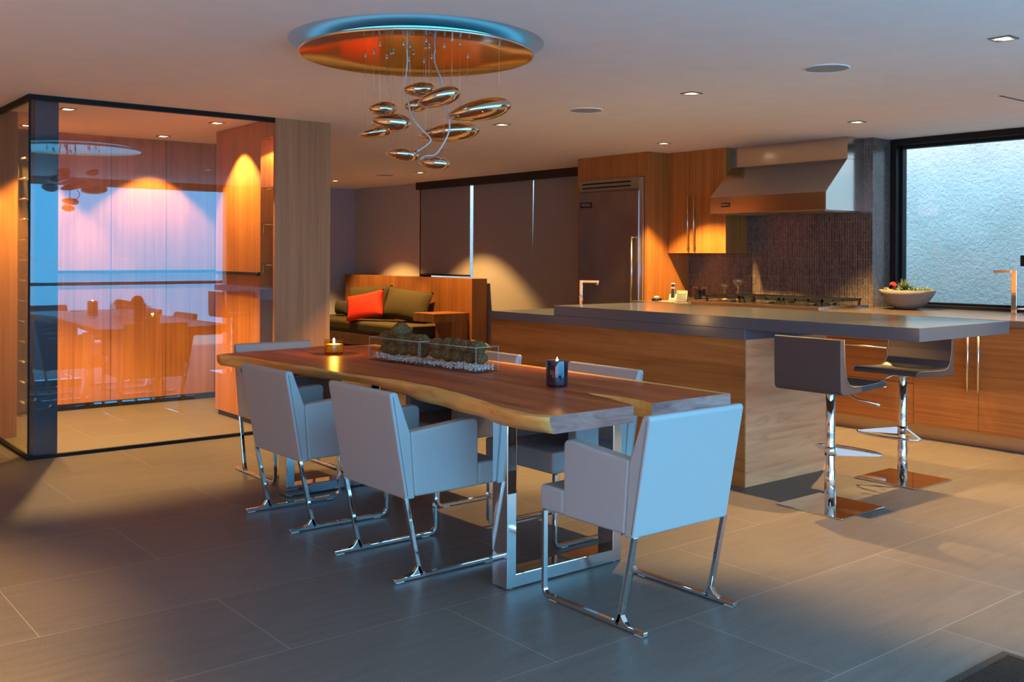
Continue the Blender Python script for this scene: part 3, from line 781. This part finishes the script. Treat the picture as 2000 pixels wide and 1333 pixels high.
def balls_in(x, y, rz, balls, R, nu, which, grp, extra=()):
    for k, (u, v, z, s) in enumerate(balls + list(extra)):
        p = R @ Vector((u, v, 0))
        o = MB().blob((0, 0, 0), (s, s*1.05, s*.86), k + 31, .16, 3).build('moss_ball', M_MOSS, loc=(x+p.x, y+p.y, TZ+z))
        if k < nu: lab = f'brown-green moss ball in the lower layer of the {which} vase, {ordw[k]} from its right end'
        elif k < len(balls): lab = f'brown-green moss ball heaped on top of the {which} vase, {ordw[k-nu]} from its right end'
        else: lab = f'largest moss ball perched on top of the heap in the {which} vase'
        tag(o, lab, 'moss ball', grp)
rzv = math.radians(5)
b1, R1_ = vase(3.135, 4.875, rzv, 'left glass vase filled with moss balls, nearer the yellow candle', 5, 'white gravel on the bottom of the left glass vase', 5, 5)
balls_in(3.135, 4.875, rzv, b1, R1_, 5, 'left', 'moss balls in the left vase', [(.0, .035, .178, .056)])
b2, R2_ = vase(3.172, 4.392, rzv, 'right glass vase filled with moss balls, in the middle of the table', 9, 'white gravel on the bottom of the right glass vase', 5, 5)
balls_in(3.172, 4.392, rzv, b2, R2_, 5, 'right', 'moss balls in the right vase')

# ================================================================== kitchen island
isl = thing('kitchen_island', 'wood clad kitchen island behind the table carrying the grey stone tops', 'island', (4.805, 3.745, 0))
MB().box(0, .0, .0, .012, 2.465, .880).build('front_panel', M_ISL, isl)['label'] = 'orange figured wood long side'
MB().box(.012, 0, .0, .84, .012, .880).build('end_panel', M_ISLEND, isl)['label'] = 'pale figured wood end panel'
MB().box(.012, .012, .0, .84, 2.465, .879).build('body', M_TEAKH, isl)
wk = MB().box(4.805, 3.745, .880, 5.80, 6.21, .944).build('worktop', M_SLAB, bevel=.002)
tag(wk, 'lower grey stone worktop of the island, bare at its left end', 'worktop')
bar = MB().box(4.805, 2.645, .9445, 5.79, 5.465, 1.016).build('breakfast_bar_top', M_SLAB, bevel=.002)
tag(bar, 'thick raised grey stone bar top reaching out over the two stools', 'worktop')
def square_faucet(x, y, z, h, reach, dirx, diry, lab, s=.028, lever=None):
    t = thing('kitchen_faucet', lab, 'faucet', (x, y, z), math.atan2(diry, dirx))
    MB().box(-s*.9, -s*.9, 0, s*.9, s*.9, .006).build('base', M_CHROME, t, bevel=.002)
    MB().box(-s/2, -s/2, .006, s/2, s/2, h).build('column', M_CHROME, t, bevel=.002)
    MB().box(s/2, -s/2, h-.02, reach, s/2, h).build('spout', M_CHROME, t, bevel=.002)
    MB().lathe([(0, 0), (.010, 0), (.010, .018), (0, .018)], (reach-.014, 0, h-.037), 14).build('aerator', M_CHROME, t)
    if lever:
        MB().lathe([(0, 0), (.012, 0), (.012, .03), (0, .03)], (0, -s/2-.030, h*lever), 12, axis='Y').build('lever', M_CHROME, t)
square_faucet(5.60, 6.03, .944, .235, .15, .55, -.83, 'small chrome faucet standing at the back of the lower island worktop', .024, .45)
square_faucet(7.93, 3.585, .937, .345, .15, -.15, .99, 'tall square chrome faucet in front of the kitchen window', .040)

# ================================================================== bar stools
def make_stool():
    r = thing('bar_stool', '', 'stool', (0, 0, 0), 0, 'dark brown swivel bar stools')
    MB().box(-.208, -.208, 0, .208, .208, .009).build('base_plate', M_CHROME, r, bevel=.003)
    MB().lathe([(0, .009), (.030, .009), (.030, .20), (.026, .205), (.026, .40), (.0255, .645), (0, .645)], n=32).build('post', M_CHROME, r)
    MB().lathe([(.0262, 0), (.033, 0), (.033, .048), (.0262, .048)], (0, 0, .285), 28).build('collar', M_CHROME, r)
    # fan-shaped footrest
    mb = MB(); zf = .306
    for sy in (-1, 1):
        A = Vector((.02, sy*.025, zf)); B = Vector((.165, sy*.205, zf - .012))
        d = (B - A).normalized(); n_ = Vector((-d.y, d.x, 0))
        vs = []
        for P, hh, ww in ((A, .044, .008), (B, .010, .006)):
            vs.append([mb.bm.verts.new(P + n_*(a*ww) + Vector((0, 0, c*hh/2))) for a, c in ((-1, -1), (1, -1), (1, 1), (-1, 1))])
        for k in range(4): mb.bm.faces.new((vs[0][k], vs[0][(k+1) % 4], vs[1][(k+1) % 4], vs[1][k]))
        mb.bm.faces.new(vs[0][::-1]); mb.bm.faces.new(vs[1])
    arcp = [(.165 + .075*math.cos(a) , .205*math.sin(a), zf - .014) for a in [PI/2 * k / 10 for k in range(-10, 11)]]
    mb.tube(arcp, .0075, 8)
    mb.build('footrest', M_CHROME, r)
    # shell: seat + curved back, profile (u = x, v = z)
    outer_ = [(.215, .668), (.0, .655), (-.14, .648), (-.205, .650), (-.222, .668), (-.226, .74), (-.228, .945)]
    inner_ = [(-.200, .945), (-.190, .80), (-.175, .735), (-.150, .702), (-.110, .688), (.0, .688), (.19, .698), (.215, .690)]
    MB().prism(outer_ + inner_, 'Y', -.21, .21).build('seat_shell', M_SLEATHER, r, bevel=.006, seg=3, angle=25)
    for sy in (-1, 1): MB().tube([(p[0], sy*.2105, p[1]) for p in inner_], .0022, 6).build('piping', M_SPIPE, r)
    MB().lathe([(0, 0), (.06, 0), (.06, .012), (0, .012)], (0, 0, .643), 24).build('swivel_plate', M_CHROME, r)
    MB().tube([(.03, -.05, .645), (.05, -.09, .62), (.06, -.12, .602), (.10, -.20, .585), (.115, -.23, .575)], [.004, .004, .005, .0065, .007], 8).build('height_lever', M_CHROME, r)
    return r
st = make_stool(); st.location = (4.822, 3.172, 0); st['label'] = 'dark brown leather bar stool with its back to the camera, nearer one'
dup(st, (5.772, 3.285, 0), PI, 'dark brown leather bar stool facing the camera, farther one under the bar end')

# ================================================================== kitchen wall run
def handle(parent, p0, p1, off, r=.0065, name='handle'):
    p0, p1, off = Vector(p0), Vector(p1), Vector(off); d = (p1 - p0).normalized()
    mb = MB(); mb.tube([p0 + off, p1 + off], r, 12)
    for p in (p0 + d*.03, p1 - d*.03): mb.tube([p, p + off], r*.7, 8)
    return mb.build(name, M_STEEL_H, parent)
M_STEEL_H = base_mat('satin_handle_steel', (.78, .74, .68), .25, 1.0)[0]

# tall fridge surround
fs = thing('fridge_surround', 'tall wood veneer surround around the steel refrigerator', 'cabinet', (7.39, 7.0, 0))
MB().box(.0, -.02, 0, .629, .02, CZ-.001).build('side_panel', M_TEAK, fs)
MB().box(.0, .98, 0, .629, 1.02, CZ-.001).build('side_panel', M_TEAK, fs)
MB().box(.0, .02, 2.195, .629, .98, CZ-.001).build('top_panel', M_TEAK, fs)
fr = thing('refrigerator', 'tall built-in stainless steel refrigerator left of the wood upper cabinet', 'refrigerator', (7.39, 7.02, 0))
MB().box(.03, .005, .02, .62, .955, 2.19).build('body', M_STEEL_DARK, fr)
dr = MB().box(-.035, .055, .10, .03, .955, 2.055).build('door', M_STEEL_DARK, fr, bevel=.004)
MB().box(-.025, .005, .10, .03, .055, 2.185).build('edge_trim', M_RIM, fr)
gr = MB().box(-.02, .055, 2.065, .03, .955, 2.19).build('grille', M_STEEL, fr, bevel=.003)
mb = MB(); mb.box(-.024, .18, 2.142, -.0195, .90, 2.158); mb.box(-.024, .18, 2.100, -.0195, .90, 2.114)
mb.build('louvre', M_VOID, gr)
mb = MB(); mb.tube([(-.085, .10, .86), (-.085, .10, 1.585)], .011, 14)
for z in (.90, 1.57): mb.tube([(-.085, .10, z), (-.03, .10, z)], .010, 10)
mb.build('handle', M_STEEL_H, dr)
def text_mesh(txt, size, name, parent, loc, rot, mat):
    c = bpy.data.curves.new('letters', 'FONT'); c.body = txt; c.size = size; c.extrude = .0006; c.align_x = 'CENTER'; c.align_y = 'CENTER'
    o = bpy.data.objects.new('letters', c); COL.objects.link(o)
    me = bpy.data.meshes.new_from_object(o); bpy.data.objects.remove(o); me.materials.clear(); me.materials.append(mat)
    n = bpy.data.objects.new(name, me); COL.objects.link(n); n.location = loc; n.rotation_euler = rot; n.parent = parent
    return n
bd = MB().box(-.040, .735, 1.895, -.035, .915, 1.955).build('badge', M_BADGE, dr, bevel=.002)
text_mesh('VIKING', .046, 'lettering', bd, (-.041, .825, 1.925), (PI/2, 0, -PI/2), M_LETTER)

# upper cabinet
uc = thing('upper_cabinet', 'two-door wood upper cabinet between refrigerator and range hood', 'cabinet', (7.69, 6.225, 1.412))
MB().box(.02, .0, 0, .329, .755, CZ-1.414).build('body', M_TEAK, uc)
for y0, y1, hy in ((.002, .418, .378), (.421, .753, .458)):
    d = MB().box(.0, y0, 0, .02, y1, CZ-1.414).build('door', M_TEAK, uc, bevel=.0015)
    handle(d, (0, hy, .025), (0, hy, .585), (-.035, 0, 0), .0075)

# hood: side profile (u = x, v = z)
hd = thing('range_hood', 'wide stainless steel range hood over the cooktop', 'range hood', (0, 0, 0))
MB().prism([(8.02, 2.245), (7.77, 2.245), (7.45, 1.945), (7.38, 1.945), (7.38, 1.945)][:3] + [(7.45, 1.785), (8.02, 1.785)], 'Y', 4.955, 6.222).build('canopy', M_STEEL, hd, bevel=.003)
MB().box(7.775, 4.955, 2.2455, 8.02, 6.222, CZ).build('duct_cover', M_STEEL, hd)
MB().box(7.50, 5.0, 1.778, 7.98, 6.18, 1.7845).build('filter', M_STEEL_DARK, hd)
b2_ = MB().box(7.444, 5.985, 1.845, 7.4495, 6.085, 1.885).build('badge', M_BADGE, hd, bevel=.002)
text_mesh('VIKING', .028, 'lettering', b2_, (7.443, 6.035, 1.865), (PI/2, 0, -PI/2), M_LETTER)

# base cabinets
bc = thing('drawer_base_cabinet', 'wood base cabinet with wide drawers behind the stools', 'cabinet', (7.16, 3.99, 0))
MB().box(.02, .0, .105, .86, .86, .887).build('body', M_TEAKH, bc)
for z0, z1 in ((.725, .885), (.42, .72), (.11, .415)):
    d = MB().box(0, .002, z0, .02, .858, z1).build('drawer', M_TEAKH, bc, bevel=.001)
    handle(d, (0, .20, z1-.045), (0, .72, z1-.045), (-.035, 0, 0), .007)
dbc = thing('door_base_cabinet', 'wood base cabinet with tall bar handles under the kitchen window', 'cabinet', (7.16, 2.99, 0))
MB().box(.02, 0, .105, .86, .998, .887).build('body', M_TEAKH, dbc)
for y0, y1, hy in ((.0, .497, .483-.0), (.500, .998, .562)):
    d = MB().box(0, y0, .108, .02, y1, .885).build('door', M_TEAKH, dbc, bevel=.001)
    handle(d, (0, hy, .40), (0, hy, .865), (-.04, 0, 0), .0085)
ebc = thing('door_base_cabinet', 'wood base cabinet at the right picture edge under the window', 'cabinet', (7.16, 1.55, 0))
MB().box(.02, 0, .105, .86, 1.438, .887).build('body', M_TEAKH, ebc)
MB().box(0, 0, .108, .02, 1.436, .885).build('door', M_TEAKH, ebc, bevel=.001)
rbc = thing('range_base_cabinet', 'wood base run under the cooktop, mostly hidden by the island', 'cabinet', (7.16, 4.852, 0))
MB().box(.02, 0, .105, .86, 2.12, .887).build('body', M_TEAKH, rbc)
MB().box(0, .002, .108, .02, 1.06, .885).build('door', M_TEAKH, rbc); MB().box(0, 1.064, .108, .02, 2.118, .885).build('door', M_TEAKH, rbc)
struct(MB().box(7.235, 1.55, 0, 7.9, 6.97, .105).build('baseboard_kitchen', M_KICK))
mb = MB(); mb.box(7.12, 1.5, .888, 8.02, 6.97, .937); mb.box(8.02, 1.5, .888, 8.30, 4.855, .937)
ct = mb.build('kitchen_counter', M_COUNT, bevel=.002); tag(ct, 'long brown stone counter along the kitchen wall under the window', 'worktop')

# cooktop
ck = thing('gas_cooktop', 'wide black gas cooktop with cast iron grates on the wall counter', 'cooktop', (7.12, 4.78, .937))
MB().box(.0, .0, .0005, .72, 1.36, .030).build('tray', M_STEEL, ck, bevel=.003)
for k in range(3):
    y0 = .05 + k * .43; mb = MB()
    for yy in (y0, y0+.13, y0+.26, y0+.38): mb.box(.10, yy, .064, .68, yy+.014, .086)
    for xx in (.10, .25, .39, .53, .667): mb.box(xx, y0, .062, xx+.013, y0+.394, .0855)
    for xx in (.11, .66):
        for yy in (y0+.005, y0+.38): mb.box(xx, yy, .030, xx+.012, yy+.012, .066)
    mb.build('grate', M_CAST, ck)
    for xx in (.24, .53): MB().lathe([(0, .030), (.045, .030), (.045, .042), (.025, .046), (0, .046)], (xx, y0+.2, 0), 20).build('burner', M_CAST, ck)
MB().box(-.03, .0, .0, .0, 1.36, .028).build('front_rail', M_STEEL_H, ck)

# hourglasses
def hourglass(x, y, r, h, lab):
    t = thing('hourglass', lab, 'hourglass', (x, y, .937), 0, 'glass hourglasses behind the cooktop')
    a = h/2
    pr = [(0, .002), (r*.85, .002), (r, .012), (r*.95, .03), (r*.5, a*.62), (.010, a*.93), (.006, a), (.010, a*1.07), (r*.55, a*1.35), (r*.97, 2*a-.045), (r, 2*a-.028), (r*.8, 2*a-.008), (0, 2*a)]
    MB().lathe(pr, n=32).build('glass_bulbs', M_HG, t)
    MB().lathe([(0, .004), (r*.83, .004), (r*.6, .020), (0, .034)], n=24).build('sand', M_TAN, t)
hourglass(7.88, 6.39, .046, .185, 'smaller clear hourglass on the left behind the cooktop')
hourglass(7.88, 6.225, .055, .235, 'larger clear hourglass on the right behind the cooktop')

# outlets, adapters, telephone
for i, (y0, lab) in enumerate(((6.885, 'left bronze outlet plate on the dark backsplash by the phone'), (6.765, 'right bronze outlet plate on the dark backsplash by the hourglasses'))):
    t = thing('outlet_plate', lab, 'outlet', (8.02, y0, 1.01), 0, 'bronze outlet plates')
    MB().box(-.007, -.038, -.06, 0, .038, .06).build('plate', M_COPPERP, t, bevel=.002)
    MB().box(-.010, -.017, -.034, -.0065, .017, .034).build('socket', M_BLKP, t)
ad = MB().box(7.955, 6.80, .945, 8.009, 6.86, 1.03).build('power_adapter', M_BLKP, bevel=.004); tag(ad, 'black power adapter plugged below the right outlet plate', 'adapter')
cd = MB().tube(smooth_pts([(7.955, 6.83, .985), (7.88, 6.85, .955), (7.80, 6.80, .941), (7.74, 6.74, .941), (7.70, 6.68, .941), (7.73, 6.62, .942)], 6), .003, 6).build('phone_cable', M_BLKP)
tag(cd, 'thin black cable curling over the counter beside the phone', 'cable')
ph = thing('telephone', 'silver and black cordless phone in its keypad base on the counter', 'telephone', (7.50, 6.66, .937), .55)
MB().prism([(-.048, 0), (.05, 0), (.05, .045), (.03, .070), (-.030, .014), (-.048, .010)], 'Y', -.085, .095).build('base_station', M_SILVER, ph, bevel=.005)
sl = math.atan2(.037, .08)
def onslope(name, mat, y0, y1, u0, u1, t, par=ph):
    # u along the sloped face from front (-.03,.025) to back (.05,.062)
    d = Vector((math.cos(sl), 0, math.sin(sl))); n_ = Vector((-math.sin(sl), 0, math.cos(sl))); o = Vector((-.03, 0, .025))
    mb = MB(); vs = []
    for nn in (0, t):
        vs.append([mb.bm.verts.new(o + d*u + n_*nn + Vector((0, y, 0))) for u, y in ((u0, y0), (u1, y0), (u1, y1), (u0, y1))])
    mb.bm.faces.new(vs[0][::-1]); mb.bm.faces.new(vs[1])
    for k in range(4): mb.bm.faces.new((vs[0][k], vs[0][(k+1) % 4], vs[1][(k+1) % 4], vs[1][k]))
    return mb.build(name, mat, par)
# upright face panel of the base
MB().prism([(-.040, .010), (-.034, .008), (.012, .100), (.006, .104)], 'Y', -.090, .018).build('face_panel', M_SILVER, ph, bevel=.003)
MB().prism([(-.042, .016), (-.040, .015), (.003, .098), (.001, .100)], 'Y', -.083, .011).build('keypad', M_BLKP, ph)
MB().prism([(-.0145, .074), (-.0125, .073), (-.0015, .093), (-.0035, .094)], 'Y', -.072, .0).build('screen', M_LCD, ph)
mb = MB()
for rr in range(3):
    for cc in range(5):
        u = -.038 + rr*.0085; z = .022 + rr*.0165; y = -.076 + cc*.0165
        mb.prism([(u-.0015, z), (u+.002, z-.001), (u+.0045, z+.005), (u+.001, z+.006)], 'Y', y+.002, y+.009)
mb.build('button', M_SILVER, ph)
hs = MB().prism([(-.012, .012), (.012, .010), (.034, .165), (.028, .175), (.012, .176)], 'Y', .034, .078).build('handset', M_SILVER, ph, bevel=.005)
MB().prism([(-.0142, .03), (-.012, .03), (.0045, .120), (.0020, .120)], 'Y', .040, .072).build('handset_keys', M_BLKP, hs)
MB().prism([(.0050, .140), (.0072, .140), (.0108, .165), (.0085, .165)], 'Y', .040, .072).build('earpiece', M_BLKP, hs)
ms = thing('charging_puck', 'small black cradle with a cream cap at the left end of the counter', 'device', (7.38, 6.84, .937))
MB().lathe([(0, 0), (.048, 0), (.052, .012), (.044, .024), (.03, .028), (0, .028)], n=28).build('base', M_BLKP, ms)
MB().lathe([(0, .027), (.030, .027), (.031, .034), (.02, .043), (0, .046)], n=24).build('cap', M_WHITEP, ms)
nt_ = MB().box(7.30, 6.60, .937, 7.40, 6.74, .9405).build('note_pad', M_WHITEP); tag(nt_, 'small pale note pad lying flat on the counter before the phone', 'note pad')
lv = MB().tube([(7.93, 3.46, .945), (7.93, 3.46, .975), (7.90, 3.50, .985), (7.86, 3.535, .985)], .008, 10).build('faucet_lever', M_CHROME); tag(lv, 'small chrome tap lever on the counter right of the tall faucet', 'tap lever')
wl = MB().box(8.27, 3.60, 1.31, 8.30, 3.695, 1.40).build('window_latch', M_FRAME, bevel=.003)
wl.location = (0, 0, 0); tag(wl, 'black latch at the right edge of the kitchen window', 'latch')

# stone bowl with succulents
bw = thing('stone_bowl_planter', 'speckled grey stone bowl planted with succulents before the window', 'planter', (7.92, 4.47, .937))
R0 = .225
prof = [(0, 0), (.055, .0), (.085, .006), (.135, .035), (.180, .080), (.212, .130), (.228, .165), (.222, .167), (.205, .135), (.17, .12), (0, .125)]
MB().lathe(prof, n=48).build('bowl', M_STONE, bw)
MB().lathe([(0, .165), (.10, .160), (.205, .145)], n=32).build('soil', M_SOIL, bw)
def leaf(mb, base, tip, wdt, th=.004):
    base, tip = Vector(base), Vector(tip); d = (tip - base).normalized(); s_ = d.cross(Vector((0, 0, 1)))
    if s_.length < .1: s_ = Vector((1, 0, 0))
    s_.normalize(); n_ = s_.cross(d); mid = base.lerp(tip, .45) - n_ * .004
    v = [mb.bm.verts.new(p) for p in (base + s_*wdt*.35, base - s_*wdt*.35, mid + s_*wdt*.5, mid - s_*wdt*.5, tip, mid + n_*th, mid - n_*th, base + n_*th, base - n_*th)]
    for f in ((0, 2, 5, 7), (7, 5, 3, 1), (2, 4, 5), (5, 4, 3), (0, 8, 6, 2), (8, 1, 3, 6), (2, 6, 4), (6, 3, 4)): mb.bm.faces.new([v[i] for i in f])
rnd = random.Random(11)
side = Vector((Rv.x, Rv.y, 0))
mb = MB(); c0 = side * (-.02) + Vector((0, 0, .165))
for k in range(46):
    a = rnd.uniform(0, 2*PI); el = rnd.uniform(.15, 1.3); ln = rnd.uniform(.07, .12)
    leaf(mb, c0 + Vector((math.cos(a), math.sin(a), 0))*.01, c0 + Vector((math.cos(a)*math.cos(el), math.sin(a)*math.cos(el), math.sin(el)))*ln, .016)
mb.build('spiky_succulent', M_AGAVE, bw)
for nm, mt, cs in (('sedum_cluster', M_PLANT2, [(-.19, .0), (-.165, .03), (.14, .0), (.17, -.03), (.185, .02)]), ('green_cluster', M_PLANT, [(.07, .03), (.10, -.02), (-.09, .03), (-.10, -.04), (.04, -.08), (.0, .09), (.12, .05), (-.03, -.12), (.08, -.10)])):
    mb = MB()
    for (sx, sy) in cs:
        c = side*sx + Vector((Fv.x, Fv.y, 0))*sy + Vector((0, 0, .158))
        for k in range(16):
            a = rnd.uniform(0, 2*PI); el = rnd.uniform(.1, 1.2); ln = rnd.uniform(.022, .045)
            leaf(mb, c, c + Vector((math.cos(a)*math.cos(el), math.sin(a)*math.cos(el), math.sin(el)))*ln, .014, .004)
    mb.build(nm, mt, bw)
mb = MB()
for k in range(30):
    a = rnd.uniform(0, 2*PI); el = rnd.uniform(-.5, 1.5); c = side*(-.125) + Vector((0, 0, .205))
    mb.blob(c + Vector((math.cos(a)*math.cos(el), math.sin(a)*math.cos(el), math.sin(el)))*.022, (.009, .009, .009), k, .2, 1)
mb.tube([side*(-.125) + Vector((0, 0, .155)), side*(-.125) + Vector((0, 0, .20))], .003, 6)
mb.build('red_flower', M_FLOWER, bw)
mb = MB(); mb.tube(smooth_pts([side*.0 + Vector((0, 0, .17)), side*.03 + Vector((0, 0, .20)), side*.045 + Vector((0, 0, .26)), side*.05 + Vector((0, 0, .285))], 5), .0014, 5)
mb.tube(smooth_pts([side*.01 + Vector((0, 0, .18)), side*.02 + Vector((0, 0, .24)), side*.05 + Vector((0, 0, .29)), side*.085 + Vector((0, 0, .285)), side*.095 + Vector((0, 0, .25)), side*.075 + Vector((0, 0, .235))], 5), .0010, 5)
mb.build('stem', M_AGAVE, bw)

# ================================================================== lounge
tag(MB().box(8.04, 8.10, 2.335, 8.12, 12.21, CZ).build('shade_valance', M_VAL), 'long dark brown valance box above the roller shades', 'valance')
def shade(x, y0, y1, z0, lab, slant=0):
    t = thing('roller_shade', lab, 'roller shade', (x, y0, z0), 0, 'grey roller shades in the lounge')
    w_ = y1 - y0; h_ = 2.42 - z0
    MB().prism([(0, 0), (w_ - slant*0, 0), (w_ - slant, h_), (0, h_)], 'X', 0, .003).build('fabric', M_SHADE, t)
    MB().box(-.006, 0, -.02, .010, w_, .006).build('hem_bar', M_VAL, t)
shade(8.095, 10.95, 12.16, 1.11, 'short grey roller shade above the wood bench back')
shade(8.095, 9.62, 10.875, .03, 'grey roller shade between the two bright window slits')
shade(8.082, 8.10, 9.635, .03, 'grey roller shade nearest the refrigerator', slant=.055)

bb = MB().box(7.80, 10.50, 0, 8.05, 13.84, 1.075).build('bench_back_panel', M_BENCH, bevel=.003); tag(bb, 'long wood veneer panel behind the sofa and side table', 'panel')
sof = thing('platform_sofa', 'low platform sofa with olive mattress against the wood panel', 'sofa', (7.2, 11.05, 0))
MB().box(-.03, .0, .10, .58, 2.95, .27).build('platform', M_BENCH, sof, bevel=.004)
MB().box(.05, .06, 0, .56, 2.9, .10).build('plinth', M_DBROWN, sof)
MB().box(-.05, .02, .272, .58, 2.95, .445).build('mattress', M_OLIVE, sof, bevel=.05, seg=4)
stb = thing('side_table', 'square wood box side table cantilevered beside the sofa', 'side table', (7.24, 10.56, 0))
MB().box(0, 0, .515, .558, .48, .625).build('box_top', M_BENCH, stb, bevel=.003)
MB().box(.30, .02, 0, .555, .40, .514).build('pedestal', M_BENCH, stb)
def pillow(x, y, z, wd, ht, th, rz, tilt, mat, lab, grp=None, lean=18, name='throw_pillow'):
    t = thing(name, lab, 'pillow', (x, y, z), 0, grp)
    mb = MB(); n = 14; grid = {}
    for sgn in (-1, 1):
        for i in range(n+1):
            for j in range(n+1):
                u, v = i/n*2-1, j/n*2-1
                e = max(0, (1-u**2)*(1-v**2)) ** .42
                k = 1 - .07*(1-abs(u))*abs(v)**3 ; k2 = 1 - .07*(1-abs(v))*abs(u)**3
                if sgn == 1 and (abs(u) > .999 or abs(v) > .999): continue
                grid[sgn, i, j] = mb.bm.verts.new((sgn * th/2 * e, u*wd/2*k2, v*ht/2*k))
    def g(s_, i, j): return grid.get((s_, i, j)) or grid[-1, i, j]
    for s_ in (-1, 1):
        for i in range(n):
            for j in range(n):
                f = mb.bm.faces.new((g(s_, i, j), g(s_, i+1, j), g(s_, i+1, j+1), g(s_, i, j+1))); f.smooth = True
    o = mb.build('cover', mat, t); o.rotation_euler = (math.radians(tilt), math.radians(lean), rz)
    rim = MB(); q = []
    for i in range(n+1): q.append(i)
    return t
pillow(7.60, 12.80, .70, .84, .46, .20, .30, -3, M_OLIVE, 'left large olive sofa pillow partly behind the red one', 'olive sofa pillows')
pillow(7.58, 11.72, .685, .86, .46, .22, .25, 5, M_OLIVE, 'right large olive sofa pillow beside the wooden side table', 'olive sofa pillows')
pillow(7.27, 12.33, .66, .60, .40, .15, .45, -13, M_RED, 'tilted bright red throw pillow on the sofa', None, 24)
pillow(7.60, 13.55, .57, .40, .22, .18, 0, 0, M_DBROWN, 'dark brown bolster pillow at the far left of the sofa', None, 5)
fc = MB().blob((7.45, 9.95, .155), (.20, .26, .17), 4, .12, 3).build('floor_cushion', M_TAN); tag(fc, 'tan rounded floor cushion seen just past the right glass vase', 'cushion')

# ================================================================== floor vent
fv = thing('floor_vent', 'bronze slatted vent grille set in the floor at the lower right', 'vent', (2.75, 1.28, 0))
mb = MB(); L, Wd = .767, .343
mb.box(0, 0, 0, L, .025, .006); mb.box(0, Wd-.025, 0, L, Wd, .006); mb.box(0, .025, 0, .025, Wd-.025, .006); mb.box(L-.025, .025, 0, L, Wd-.025, .006)
mb.build('frame', M_VENT, fv)
mb = MB(); k = .030
while k < L - .03: mb.box(k, .025, 0.001, k+.005, Wd-.025, .005); k += .0125
mb.build('slat', M_VENT, fv)['kind'] = 'stuff'
MB().box(.025, .025, .0002, L-.025, Wd-.025, .001).build('void', M_VOID, fv)
